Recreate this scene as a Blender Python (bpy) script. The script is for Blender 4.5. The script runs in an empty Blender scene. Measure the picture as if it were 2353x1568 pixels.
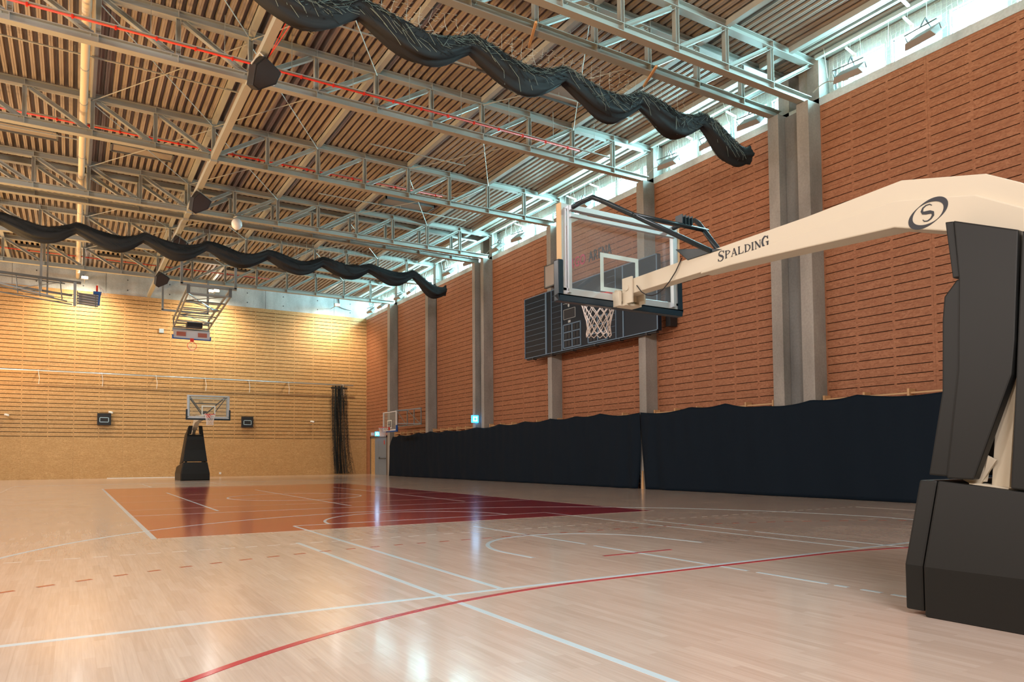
import bpy, bmesh, math, random
from mathutils import Vector, Matrix
random.seed(7)
sc = bpy.context.scene
col = sc.collection
R = math.radians

# ------------------------------------------------------------------ camera
CH = 1.07
cd = bpy.data.cameras.new('camera')
cam = bpy.data.objects.new('camera', cd); col.objects.link(cam)
vx = Vector((0.8700815, -0.4928821, -0.0050421)); vd = Vector((0.0158752, 0.0382455, -0.9991423)); vf = Vector((0.4926522, 0.8692552, 0.0411013))
m = Matrix((vx, -vd, -vf)).transposed().to_4x4()
m.translation = Vector((0, 0, CH))
cam.matrix_world = m
cd.sensor_width = 36; cd.lens = 1613.71 / 2353 * 36
cd.shift_x = (1176.5 - 1080) / 2353; cd.shift_y = (985 - 784) / 2353
cd.clip_start = 0.05; cd.clip_end = 400
sc.camera = cam

# ------------------------------------------------------------------ world, light, exposure
W = bpy.data.worlds.new('world'); sc.world = W; W.use_nodes = True
bg = W.node_tree.nodes['Background']; bg.inputs[0].default_value = (0.62, 0.86, 1.0, 1); bg.inputs[1].default_value = 7.0
sc.view_settings.view_transform = 'Standard'; sc.view_settings.look = 'None'
sc.view_settings.exposure = 0.0; sc.view_settings.gamma = 1; sc.view_settings.use_curve_mapping = False
try: sc.cycles.max_bounces = 8; sc.cycles.diffuse_bounces = 5; sc.cycles.glossy_bounces = 4; sc.cycles.sample_clamp_indirect = 6
except Exception: pass

XW = 16.95          # face of the right wall
XL = -9.6           # left wall
YF = 43.8           # far wall
YB = -4.0           # wall behind the camera
ZD = 11.6           # underside of the roof deck
XC = 3.68           # middle of the roof trusses
TY = [11.4, 12.3, 17.4, 22.6, 27.85, 28.7, 33.7, 38.9]       # trusses, one per pillar
PAN = (XW - XC) / 8
GAPS = [(-4.0, 5.6), (5.9, 11.2), (12.5, 17.22), (17.55, 22.45), (22.72, 27.7), (28.85, 33.46), (33.94, 38.63), (39.16, 43.8)]   # wall bays

def area(name, loc, rot, sx, sy, power, color, spread=180):
    l = bpy.data.lights.new(name, 'AREA'); l.shape = 'RECTANGLE'; l.size = sx; l.size_y = sy
    l.energy = power; l.color = color; l.spread = R(spread)
    o = bpy.data.objects.new(name, l); col.objects.link(o); o.location = loc; o.rotation_euler = rot
    return o
def spot(name, loc, target, power, color, angle=120, blend=0.8, size=0.15):
    l = bpy.data.lights.new(name, 'SPOT'); l.energy = power; l.color = color; l.spot_size = R(angle); l.spot_blend = blend; l.shadow_soft_size = size
    o = bpy.data.objects.new(name, l); col.objects.link(o); o.location = loc
    o.rotation_euler = (Vector(target) - Vector(loc)).to_track_quat('-Z', 'Y').to_euler()
    return o
SKYC = (0.50, 0.92, 0.98)
for i, (a, b) in enumerate(GAPS):      # daylight entering each clerestory bay, lamp just outside the panes
    area('daylight', (17.78, (a + b) / 2, 11.0), (0, R(90 - 5), 0), 0.7, (b - a) * 0.97, 1600 * (b - a) / 5, SKYC, 180)
WARM = (1.0, 0.89, 0.82); FAR_C = (1.0, 0.84, 0.60)
FARL = [(0.45, 42.5, 10.72), (6.85, 42.5, 10.72), (7.2, 42.7, 10.82), (14.47, 42.5, 10.7)]
for i, p in enumerate(FARL):
    spot('wall_flood', (p[0], p[1] - 1.0, p[2] - 0.25), (p[0] - 0.3, 43.8, 7.0), [1500, 750, 750, 1300][i], FAR_C, 140, 1.0, 0.10)
for y in (-1.0, 7.0, 15.0, 23.0, 31.0, 38.0):    # hall floods along the left wall, outside the picture
    spot('unseen_hall_light', (XL + 0.7, y, 10.0), (6.0, y + 1, 0.0), 2600, WARM, 150, 1.0, 0.8)
for y in (-1.0, 5.0, 11.0, 17.0, 23.0, 29.0, 35.0, 41.0):     # added lamps low on the left, imitating orange floor bounce on the roof
    spot('roof_bounce_fill', (XL + 1.2, y, 1.6), (1.5, y, 11.6), 5000, (1.0, 0.55, 0.18), 80, 1.0, 0.4)
area('unseen_hall_light', (2.0, YB + 0.3, 8.5), (R(65), 0, R(-15)), 6.0, 1.0, 1500, (0.95, 0.95, 1.0))  # unseen broad lamp behind the camera, added to lift the near floor

# ------------------------------------------------------------------ materials
MATS = {}
def mat(name, color, rough=0.5, metal=0.0, emit=None, es=0.0, spec=0.5, coat=0.0):
    if name in MATS: return MATS[name]
    m = bpy.data.materials.new(name); m.use_nodes = True; MATS[name] = m
    b = m.node_tree.nodes['Principled BSDF']
    b.inputs['Base Color'].default_value = (*color, 1); b.inputs['Roughness'].default_value = rough
    b.inputs['Metallic'].default_value = metal; b.inputs['Specular IOR Level'].default_value = spec
    b.inputs['Coat Weight'].default_value = coat; b.inputs['Coat Roughness'].default_value = 0.15
    if emit: b.inputs['Emission Color'].default_value = (*emit, 1); b.inputs['Emission Strength'].default_value = es
    return m
class NT:
    def __init__(s, m): s.t = m.node_tree; s.b = s.t.nodes['Principled BSDF']
    def n(s, ty, **k):
        x = s.t.nodes.new(ty)
        for a, v in k.items():
            if a.startswith('i_'): x.inputs[a[2:].replace('_', ' ')].default_value = v
            else: setattr(x, a, v)
        return x
    def l(s, a, b): s.t.links.new(a, b)
    def ramp(s, fac, stops):
        r = s.n('ShaderNodeValToRGB'); e = r.color_ramp.elements
        while len(e) < len(stops): e.new(0.5)
        for i, (p, c) in enumerate(stops): e[i].position = p; e[i].color = (*c, 1)
        s.l(fac, r.inputs[0]); return r.outputs[0]
    def mix(s, f, a, b, mode='MIX'):
        x = s.n('ShaderNodeMix', data_type='RGBA', blend_type=mode)
        if isinstance(f, float): x.inputs[0].default_value = f
        else: s.l(f, x.inputs[0])
        for v, i in ((a, 6), (b, 7)):
            if isinstance(v, tuple): x.inputs[i].default_value = (*v, 1)
            else: s.l(v, x.inputs[i])
        return x.outputs[2]
    def pos(s, scale=(1, 1, 1), rot=(0, 0, 0)):
        g = s.n('ShaderNodeNewGeometry'); mp = s.n('ShaderNodeMapping')
        mp.inputs['Scale'].default_value = scale; mp.inputs['Rotation'].default_value = rot
        s.l(g.outputs['Position'], mp.inputs[0]); return mp.outputs[0]
    def bump(s, h, strength, dist=0.01):
        x = s.n('ShaderNodeBump'); x.inputs['Strength'].default_value = strength; x.inputs['Distance'].default_value = dist
        s.l(h, x.inputs['Height']); s.l(x.outputs[0], s.b.inputs['Normal'])

def osb(name, dark, mid, light):
    m = mat(name, mid, 0.55, spec=0.3); k = NT(m)
    cols = []
    wn = k.n('ShaderNodeTexNoise'); wn.inputs['Scale'].default_value = 2.6; wn.inputs['Detail'].default_value = 3; k.l(k.pos(), wn.inputs['Vector'])
    for sc_, rot in (((10, 10, 44), (0.35, 0.2, 0)), ((22, 22, 34), (0.9, -0.7, 0.3)), ((40, 40, 60), (0, 0.5, 0))):
        v = k.n('ShaderNodeTexVoronoi'); v.inputs['Scale'].default_value = 1.0
        va = k.n('ShaderNodeVectorMath', operation='MULTIPLY_ADD'); va.inputs[1].default_value = (9, 9, 9); k.l(wn.outputs['Color'], va.inputs[0]); k.l(k.pos(sc_, rot), va.inputs[2]); k.l(va.outputs[0], v.inputs['Vector'])
        cols.append(v.outputs['Color'])
    def chan(c):
        x = k.n('ShaderNodeSeparateColor'); k.l(c, x.inputs[0]); return x.outputs[0]
    a = k.ramp(chan(cols[0]), [(0.0, dark), (0.45, mid), (1.0, light)])
    b = k.ramp(chan(cols[1]), [(0.0, dark), (0.5, mid), (1.0, light)])
    c = k.mix(0.5, a, b)
    n = k.n('ShaderNodeTexNoise'); n.inputs['Scale'].default_value = 1.0; n.inputs['Detail'].default_value = 5; k.l(k.pos((1.6, 1.6, 2.5)), n.inputs['Vector'])
    c = k.mix(k.ramp(n.outputs[0], [(0.3, (0, 0, 0)), (0.75, (0.55, 0.55, 0.55))]), c, tuple(x * 0.8 for x in mid))
    c = k.mix(0.22, c, mid)
    k.l(c, k.b.inputs['Base Color']); k.bump(chan(cols[2]), 0.15, 0.003)
    return m
OSB_R_SHADED = osb('osb_right_shaded', (0.23, 0.082, 0.038), (0.36, 0.145, 0.070), (0.50, 0.235, 0.125))  # same board as far wall; its weaker, redder light is put into the colour
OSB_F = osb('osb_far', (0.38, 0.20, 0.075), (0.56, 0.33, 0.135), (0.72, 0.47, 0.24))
DARK = mat('slot_backing', (0.02, 0.014, 0.012), 0.9)

def concrete(name, c):
    m = mat(name, c, 0.8, spec=0.25); k = NT(m)
    n = k.n('ShaderNodeTexNoise'); n.inputs['Scale'].default_value = 1.0; n.inputs['Detail'].default_value = 6; k.l(k.pos((1.3, 1.3, 0.5)), n.inputs['Vector'])
    n2 = k.n('ShaderNodeTexNoise'); n2.inputs['Scale'].default_value = 18; n2.inputs['Detail'].default_value = 4; k.l(k.pos(), n2.inputs['Vector'])
    a = k.ramp(n.outputs[0], [(0.3, tuple(x * 0.72 for x in c)), (0.7, tuple(x * 1.18 for x in c))])
    b = k.ramp(n2.outputs[0], [(0.3, (0.75, 0.75, 0.75)), (0.7, (1, 1, 1))])
    k.l(k.mix(0.6, a, b, 'MULTIPLY'), k.b.inputs['Base Color']); k.bump(n2.outputs[0], 0.15, 0.004)
    return m
CONC = concrete('concrete', (0.36, 0.335, 0.30)); CONC_L = concrete('concrete_light', (0.58, 0.61, 0.60))

def floor_mat(name, base=None):
    m = mat(name, base or (0.66, 0.48, 0.34), 0.2, spec=0.5, coat=0.5); k = NT(m); k.b.inputs['Coat Roughness'].default_value = 0.12
    n = k.n('ShaderNodeTexNoise'); n.inputs['Scale'].default_value = 1.0; n.inputs['Detail'].default_value = 5; k.l(k.pos((60, 2.2, 1)), n.inputs['Vector'])
    if base is None:
        sx = k.n('ShaderNodeSeparateXYZ'); k.l(k.pos(), sx.inputs[0])
        cb = k.n('ShaderNodeCombineXYZ'); k.l(sx.outputs[1], cb.inputs[0]); k.l(sx.outputs[0], cb.inputs[1])
        br = k.n('ShaderNodeTexBrick'); k.l(cb.outputs[0], br.inputs['Vector'])
        br.inputs['Color1'].default_value = (0, 0, 0, 1); br.inputs['Color2'].default_value = (1, 1, 1, 1); br.inputs['Mortar'].default_value = (0.1, 0.1, 0.1, 1)
        br.inputs['Scale'].default_value = 1; br.inputs['Mortar Size'].default_value = 0.0009; br.inputs['Brick Width'].default_value = 0.62; br.inputs['Row Height'].default_value = 0.065
        br.offset = 0.37; br.offset_frequency = 2
        c = k.ramp(br.outputs['Color'], [(0.0, (0.56, 0.435, 0.35)), (0.5, (0.65, 0.52, 0.43)), (1.0, (0.71, 0.59, 0.50))])
        c = k.mix(0.5, c, (0.645, 0.52, 0.43))
        g = k.ramp(n.outputs[0], [(0.3, (0.82, 0.80, 0.78)), (0.7, (1, 1, 1))])
        c = k.mix(0.7, c, g, 'MULTIPLY'); k.l(c, k.b.inputs['Base Color'])
    n2 = k.n('ShaderNodeTexNoise'); n2.inputs['Scale'].default_value = 0.9; n2.inputs['Detail'].default_value = 6; k.l(k.pos(), n2.inputs['Vector'])
    rr = k.n('ShaderNodeMapRange'); k.l(n2.outputs[0], rr.inputs[0]); rr.inputs[3].default_value = 0.13; rr.inputs[4].default_value = 0.30
    k.l(rr.outputs[0], k.b.inputs['Roughness']); k.bump(n.outputs[0], 0.06, 0.002)
    return m
FLOOR = floor_mat('maple'); M_WHITE = floor_mat('line_white', (0.60, 0.75, 0.82)); M_WFAINT = floor_mat('line_pale', (0.66, 0.62, 0.56))
M_RED = floor_mat('line_red', (0.50, 0.03, 0.05)); M_ZONE = floor_mat('zone_red', (0.52, 0.002, 0.026)); MATS['zone_red'].node_tree.nodes['Principled BSDF'].inputs['Coat Weight'].default_value = 1.0; M_RDIM = floor_mat('line_dimred', (0.42, 0.08, 0.05))

STEEL = mat('galvanised', (0.42, 0.43, 0.39), 0.5, 0.25); NT(STEEL)
STEEL_D = mat('dark_steel', (0.16, 0.17, 0.17), 0.45, 0.5)
STEEL_G = mat('grey_steel', (0.34, 0.37, 0.38), 0.4, 0.6)
def deckm():
    m = mat('deck', (0.36, 0.31, 0.27), 0.5, 0.1); k = NT(m)
    n = k.n('ShaderNodeTexNoise'); n.inputs['Scale'].default_value = 1; n.inputs['Detail'].default_value = 3; k.l(k.pos((30, 0.7, 1)), n.inputs['Vector'])
    k.l(k.ramp(n.outputs[0], [(0.3, (0.28, 0.235, 0.20)), (0.7, (0.38, 0.33, 0.285))]), k.b.inputs['Base Color']); return m
DECK = deckm()
WHITE = mat('white_paint', (0.78, 0.78, 0.76), 0.4); CREAM = mat('cream_arm', (0.58, 0.51, 0.39), 0.42)
VINYL = mat('black_vinyl', (0.0095, 0.0100, 0.0096), 0.45, spec=0.3); BLACK = mat('black', (0.012, 0.012, 0.014), 0.5)
BPAD = mat('blue_black_pad', (0.008, 0.022, 0.034), 0.25); BTUBE = mat('black_tube', (0.008, 0.018, 0.024), 0.3)
CLOTH = mat('navy_cloth', (0.0016, 0.008, 0.017), 0.75, spec=0.2)
NETB = mat('black_net', (0.02, 0.024, 0.024), 0.7, spec=0.3); DRAPE = mat('drape', (0.016, 0.018, 0.02), 0.7, spec=0.3)
NETW = mat('white_cord', (0.78, 0.70, 0.66), 0.8); NETG = mat('grey_cord', (0.62, 0.66, 0.58), 0.8)
RED = mat('signal_red', (0.72, 0.03, 0.012), 0.4); RIM = mat('rim_red', (0.75, 0.04, 0.02), 0.4); BLUE = mat('blue_pad', (0.01, 0.08, 0.32), 0.5)
ALU = mat('aluminium', (0.55, 0.58, 0.60), 0.35, 0.7); SBM = mat('board_face', (0.005, 0.013, 0.024), 0.4, spec=0.3); SBL = mat('board_line', (0.13, 0.22, 0.32), 0.4); SBD = mat('board_digit', (0.02, 0.024, 0.03), 0.6)
WOOD = mat('pale_wood', (0.62, 0.36, 0.17), 0.5); INK = mat('ink', (0.018, 0.02, 0.028), 0.5); PINK = mat('sign_red', (0.62, 0.05, 0.10), 0.5); DGREY = mat('dgrey', (0.06, 0.06, 0.065), 0.5)
DOORM = mat('door_grey', (0.20, 0.235, 0.27), 0.45); FRAME = mat('door_frame', (0.12, 0.10, 0.08), 0.5); HATCH = mat('hatch', (0.26, 0.23, 0.20), 0.6)
LAMP = mat('lamp_glow', (1, 1, 1), 0.5, emit=(1.0, 0.95, 0.88), es=60); SIGN = mat('exit_glow', (0.02, 0.2, 0.5), 0.4, emit=(0.03, 0.42, 1.0), es=5); SIGNW = mat('exit_white', (1, 1, 1), 0.4, emit=(0.8, 0.97, 1.0), es=8)
TAPEB = mat('outline_blue', (0.45, 0.62, 0.72), 0.4)
def glassm(name, tint, dust):
    m = bpy.data.materials.new(name); m.use_nodes = True; t = m.node_tree; t.nodes.clear()
    o = t.nodes.new('ShaderNodeOutputMaterial'); tr = t.nodes.new('ShaderNodeBsdfTransparent'); gl = t.nodes.new('ShaderNodeBsdfGlossy'); df = t.nodes.new('ShaderNodeBsdfDiffuse')
    tr.inputs[0].default_value = (*tint, 1); gl.inputs['Roughness'].default_value = 0.03; df.inputs[0].default_value = (0.6, 0.68, 0.72, 1)
    lw = t.nodes.new('ShaderNodeLayerWeight'); lw.inputs[0].default_value = 0.5
    pw_ = t.nodes.new('ShaderNodeMath'); pw_.operation = 'POWER'; pw_.inputs[1].default_value = 4.0; t.links.new(lw.outputs['Facing'], pw_.inputs[0])
    fr = t.nodes.new('ShaderNodeMath'); fr.operation = 'MULTIPLY_ADD'; fr.inputs[1].default_value = 0.5; fr.inputs[2].default_value = 0.04; t.links.new(pw_.outputs[0], fr.inputs[0])
    m1 = t.nodes.new('ShaderNodeMixShader'); m2 = t.nodes.new('ShaderNodeMixShader'); m2.inputs[0].default_value = dust
    t.links.new(fr.outputs[0], m1.inputs[0]); t.links.new(tr.outputs[0], m1.inputs[1]); t.links.new(gl.outputs[0], m1.inputs[2])
    t.links.new(m1.outputs[0], m2.inputs[1]); t.links.new(df.outputs[0], m2.inputs[2]); t.links.new(m2.outputs[0], o.inputs[0])
    return m
GLASS = glassm('clear_glass', (0.93, 0.97, 0.98), 0.06); PANE = glassm('window_glass', (0.9, 0.95, 0.97), 0.02)

# ------------------------------------------------------------------ mesh helpers
class MB:
    def __init__(s): s.v = []; s.f = []
    def add(s, vs, fs):
        n = len(s.v); s.v += [tuple(v) for v in vs]; s.f += [tuple(i + n for i in f) for f in fs]; return s
    def box(s, x0, x1, y0, y1, z0, z1):
        return s.add([(x0, y0, z0), (x1, y0, z0), (x1, y1, z0), (x0, y1, z0), (x0, y0, z1), (x1, y0, z1), (x1, y1, z1), (x0, y1, z1)],
                     [(0, 3, 2, 1), (4, 5, 6, 7), (0, 1, 5, 4), (1, 2, 6, 5), (2, 3, 7, 6), (3, 0, 4, 7)])
    def bar(s, a, b, w, h=None, up=(0, 0, 1)):
        h = h or w; a = Vector(a); b = Vector(b); d = (b - a).normalized(); u = Vector(up)
        if abs(d.dot(u)) > 0.98: u = Vector((0, 1, 0))
        sx = d.cross(u).normalized(); u = sx.cross(d).normalized(); sx = sx * w / 2; u = u * h / 2
        vs = [a - sx - u, a + sx - u, a + sx + u, a - sx + u, b - sx - u, b + sx - u, b + sx + u, b - sx + u]
        return s.add(vs, [(0, 1, 2, 3), (7, 6, 5, 4), (0, 4, 5, 1), (1, 5, 6, 2), (2, 6, 7, 3), (3, 7, 4, 0)])
    def tube(s, pts, r, n=6, closed=False, cap=True):
        pts = [Vector(p) for p in pts]; N = len(pts); rings = []
        for i, p in enumerate(pts):
            a = pts[(i - 1) % N] if (closed or i > 0) else p
            b = pts[(i + 1) % N] if (closed or i < N - 1) else p
            d = (b - a).normalized(); u = Vector((0, 0, 1)) if abs(d.z) < 0.9 else Vector((0, 1, 0))
            x = d.cross(u).normalized(); y = x.cross(d)
            rr = r[i] if isinstance(r, (list, tuple)) else r
            rings.append([p + (x * math.cos(2 * math.pi * k / n) + y * math.sin(2 * math.pi * k / n)) * rr for k in range(n)])
        fs = []
        for i in range(N if closed else N - 1):
            j = (i + 1) % N
            for k in range(n): fs.append((i * n + k, i * n + (k + 1) % n, j * n + (k + 1) % n, j * n + k))
        if cap and not closed: fs.append(tuple(range(n))[::-1]); fs.append(tuple((N - 1) * n + k for k in range(n)))
        return s.add([v for r_ in rings for v in r_], fs)
    def prism(s, poly, a0, a1, axis='x'):       # polygon in the two other axes, extruded
        n = len(poly)
        def P(p, a): return {'x': (a, p[0], p[1]), 'y': (p[0], a, p[1]), 'z': (p[0], p[1], a)}[axis]
        vs = [P(p, a0) for p in poly] + [P(p, a1) for p in poly]
        return s.add(vs, [tuple(range(n)), tuple(range(n, 2 * n))[::-1]] + [(i, i + n, (i + 1) % n + n, (i + 1) % n) for i in range(n)])
    def grid(s, P, nu, nv, closed_v=False):
        n = len(s.v); s.v += [tuple(P(i, j)) for i in range(nu) for j in range(nv)]
        for i in range(nu - 1):
            for j in range(nv if closed_v else nv - 1):
                s.f.append((n + i * nv + j, n + i * nv + (j + 1) % nv, n + (i + 1) * nv + (j + 1) % nv, n + (i + 1) * nv + j))
        return s
    def mesh(s, name, m, smooth=False, bevel=0):
        me = bpy.data.meshes.new(name); me.from_pydata(s.v, [], s.f)
        bm = bmesh.new(); bm.from_mesh(me)
        bmesh.ops.recalc_face_normals(bm, faces=bm.faces)
        if bevel: 
            bmesh.ops.remove_doubles(bm, verts=bm.verts, dist=1e-5)
            bmesh.ops.bevel(bm, geom=[e for e in bm.edges if len(e.link_faces) == 2 and e.calc_face_angle(0) > 0.35], offset=bevel, segments=2, affect='EDGES', profile=0.6)
        bm.to_mesh(me); bm.free()
        if smooth:
            for p in me.polygons: p.use_smooth = True
        me.materials.append(m); return me
    def build(s, name, m, parent=None, smooth=False, bevel=0):
        return link(name, s.mesh(name, m, smooth, bevel), parent)
def link(name, me, parent=None, M=None):
    o = bpy.data.objects.new(name, me); col.objects.link(o)
    if parent is not None: o.parent = parent
    if M is not None: o.matrix_local = M
    return o
def tag(o, label=None, cat=None, group=None, kind=None):
    if label: o['label'] = label
    if cat: o['category'] = cat
    if group: o['group'] = group
    if kind: o['kind'] = kind
    return o
def thing(name, label, cat, loc=(0, 0, 0), rz=0, group=None):
    o = bpy.data.objects.new(name, None); col.objects.link(o); o.location = loc; o.rotation_euler = (0, 0, rz); o.empty_display_size = 0.1
    return tag(o, label, cat, group)
def rel(o):      # children built in world coordinates under an empty placed elsewhere
    bpy.context.view_layer.update()
    inv = o.matrix_world.inverted()
    for c in o.children: c.matrix_local = inv @ c.matrix_local
    return o
def dup(root, label=None, loc=None, rz=None, group=None):
    def cp(o, parent):
        c = o.copy(); col.objects.link(c)
        if parent is not None: c.parent = parent
        for ch in o.children: cp(ch, c)
        return c
    r = cp(root, None)
    if loc is not None: r.location = loc
    if rz is not None: r.rotation_euler = (0, 0, rz)
    tag(r, label, None, group); return r
def struct(name, mb, m, parent=None, **k):
    o = mb.build(name, m, parent, **k); o['kind'] = 'structure'; return o
def sroot(name, loc=(0, 0, 0)):
    o = bpy.data.objects.new(name, None); col.objects.link(o); o.location = loc; o['kind'] = 'structure'; return o

# ------------------------------------------------------------------ floor
fb = MB(); PX0, PX1, PY0, PY1 = -0.78, 5.70, 1.6, 11.1
fb.box(XL - 0.3, PX0, YB - 0.3, YF + 0.4, -0.12, 0); fb.box(PX1, 17.6, YB - 0.3, YF + 0.4, -0.12, 0)
fb.box(PX0, PX1, YB - 0.3, PY0, -0.12, 0); fb.box(PX0, PX1, PY1, YF + 0.4, -0.12, 0); fb.box(PX0, PX1, PY0, PY1, -0.12, -0.02)
FL = struct('floor', fb, FLOOR)
pw, pl = 0.13, 1.58
pm = MB().box(0, pw - 0.0006, 0, pl - 0.0006, -0.02, 0).mesh('plank', FLOOR)
nx = int(round((PX1 - PX0) / pw)); ny = 6
nx = 50; pw = (PX1 - PX0) / nx; cnt = 0
pm = MB().box(0, pw - 0.0002, 0, (PY1 - PY0) / ny - 0.0002, -0.0199, 0).mesh('plank', FLOOR)
for i in range(nx):
    for j in range(ny):
        link('plank', pm, FL, Matrix.Translation((PX0 + i * pw, PY0 + j * (PY1 - PY0) / ny, 0)))
def line(pts, w, m, z, name='court_line', closed=False):
    mb = MB(); pts = [Vector((*p, 0)) for p in pts]; N = len(pts); L = []
    for i, p in enumerate(pts):
        a = pts[i - 1] if i > 0 else p; b = pts[i + 1] if i < N - 1 else p
        d = (b - a).normalized(); n = Vector((-d.y, d.x, 0)) * w / 2; L.append((p + n, p - n))
    vs = [(*q.xy, zz) for zz in (0.0, z) for pr in L for q in pr]; n2 = 2 * N; fs = []
    for i in range(N - 1):
        a = 2 * i; fs += [(n2 + a, n2 + a + 1, n2 + a + 3, n2 + a + 2), (a, a + 2, n2 + a + 2, n2 + a), (a + 1, n2 + a + 1, n2 + a + 3, a + 3)]
    mb.add(vs, fs); return mb.build(name, m, FL)
def arc(cx, cy, r, a0, a1, n=40): return [(cx + r * math.cos(R(a0 + (a1 - a0) * i / n)), cy + r * math.sin(R(a0 + (a1 - a0) * i / n))) for i in range(n + 1)]
MB().box(1.0, 10.0, 10.3, 28.3, 0, 0.0006).build('court_zone', M_ZONE, FL)
for seg in ([(0.975, 10.27), (0.975, 28.33)],): line(seg, 0.07, M_WHITE, 0.0012)
for seg in ([(1, 10.3), (10, 10.3)], [(1, 28.3), (10, 28.3)], [(10, 10.3), (10, 28.3)]): line(seg, 0.02, M_WFAINT, 0.0012)
for y in (16.3, 19.3, 22.3): line([(1.0, y), (10.0, y)], 0.035, M_WFAINT, 0.0012)
line([(1.0, 14.6), (10.0, 14.6)], 0.04, M_WHITE, 0.0012)
for x, a, b in ((2.62, 15.05, 24.05), (5.45, 15.0, 24.5), (8.35, 15.0, 24.9), (2.62, 28.9, 33.4), (5.45, 29.5, 33.2)): line([(x, a), (x, b)], 0.05, M_WHITE, 0.0014)
line([(2.5, 8.85), (2.5, 2.0)], 0.05, M_WHITE, 0.0014)
line([(3.06, 11.03), (3.06, 4.87)], 0.05, M_WHITE, 0.0014); line([(7.95, 11.12), (7.95, 4.9)], 0.04, M_WHITE, 0.0014); line([(3.06, 11.08), (7.95, 11.12)], 0.05, M_WHITE, 0.0014)
line([(8.43, 8.92), (8.43, 6.82)], 0.04, M_WHITE, 0.0014); line([(8.43, 6.7), (8.46, 4.0)], 0.04, M_WHITE, 0.0014)
line([(5.45, 9.5), (5.49, 6.82)], 0.045, M_WHITE, 0.0014); line([(5.49, 6.66), (5.5, 4.46)], 0.045, M_WHITE, 0.0014); line([(5.5, 4.36), (5.5, 3.66)], 0.045, M_WHITE, 0.0014)
for a, b in ((3.60, 3.49), (3.38, 3.22), (3.14, 2.95)): line([(5.5, a), (5.5, b)], 0.045, M_WHITE, 0.0014)
line([(-2.0, 4.875), (13.0, 4.875)], 0.05, M_WHITE, 0.0016); line([(-2.0, 4.86), (-2.0, 33.4)], 0.05, M_WFAINT, 0.0014); line([(14.2, 4.86), (14.2, 8.8)], 0.03, M_WFAINT, 0.0014)
line([(-2.0, 33.4), (13.0, 33.4)], 0.05, M_WHITE, 0.0014); line([(3.06, 27.6), (7.95, 27.6)], 0.05, M_WFAINT, 0.0018); line([(-9, 30.6), (-2.6, 33.9)], 0.05, M_WFAINT, 0.0014)
line(arc(5.45, 19.5, 1.8, 0, 360, 60), 0.05, M_WHITE, 0.0018)
line(arc(5.38, 11.08, 1.72, 0, 180, 40), 0.05, M_WHITE, 0.0018)
line([(-1.18, 4.86), (-1.18, 6.9)] + arc(5.5, 6.45, 6.75, 176, 4, 70) + [(12.18, 6.9), (12.18, 4.86)], 0.05, M_WHITE, 0.0018)
line([(4.28, 6.2)] + arc(5.5, 6.75, 1.25, 180, 0, 40) + [(6.82, 6.2)], 0.05, M_WHITE, 0.0018)
line(arc(4, -1.1, 5.9, 150, 90, 40) + arc(7, -1.1, 5.9, 90, 40, 40), 0.05, M_RED, 0.0024)
line([(5.0, 5.92), (6.0, 5.92)], 0.045, M_RED, 0.0018)
P9 = arc(4, -1.1, 9.1, 150, 90, 40) + [(5.5, 8.05)] + arc(7, -1.1, 9.1, 90, 25, 40)
def dashes(P, on, off, w, m, z, x0=-99, x1=99):
    t = 0.0; seg = []
    for i in range(len(P) - 1):
        a = Vector(P[i]); b = Vector(P[i + 1]); L = (b - a).length; s = 0
        while s < L:
            st = min(0.02, L - s); q = a + (b - a) * ((s) / L)
            if (t % (on + off)) < on: seg.append(tuple(q))
            elif len(seg) > 1:
                if x0 < seg[0][0] < x1: line([seg[0], seg[len(seg) // 2], seg[-1]] if len(seg) > 2 else seg, w, m, z)
                seg = []
            else: seg = []
            t += st; s += st
            if st <= 0: break
dashes(P9, 0.15, 0.17, 0.045, M_RDIM, 0.0018, -1.0, 13.5)
dashes([(-0.6, 8.75), (14.2, 8.85)], 0.17, 0.10, 0.03, M_WFAINT, 0.0016)

# ------------------------------------------------------------------ walls
PITCH = 0.2155; SL = 0.026
def slotted_sheet(width, rows, pitch, z0off, breaks, name, m, axis, SL=0.019):
    """sheet with real slots: boards between slots joined by short bridges; local origin at lower corner, face at 0, thickness 0.02 behind"""
    mb = MB(); H = rows * pitch; g = 0.0015
    def B(u0, u1, z0, z1):
        if axis == 'y': mb.box(0, 0.02, u0, u1, z0, z1)
        else: mb.box(u0, u1, 0, 0.02, z0, z1)
    zs = [z0off + i * pitch for i in range(rows)]; prev = g
    for zc in zs:
        B(g, width - g, prev, zc - SL / 2); prev = zc + SL / 2
        for (a, b) in breaks: B(max(a, g), min(b, width - g), zc - SL / 2, zc + SL / 2)
    B(g, width - g, prev, H - g)
    return mb.mesh(name, m)
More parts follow.
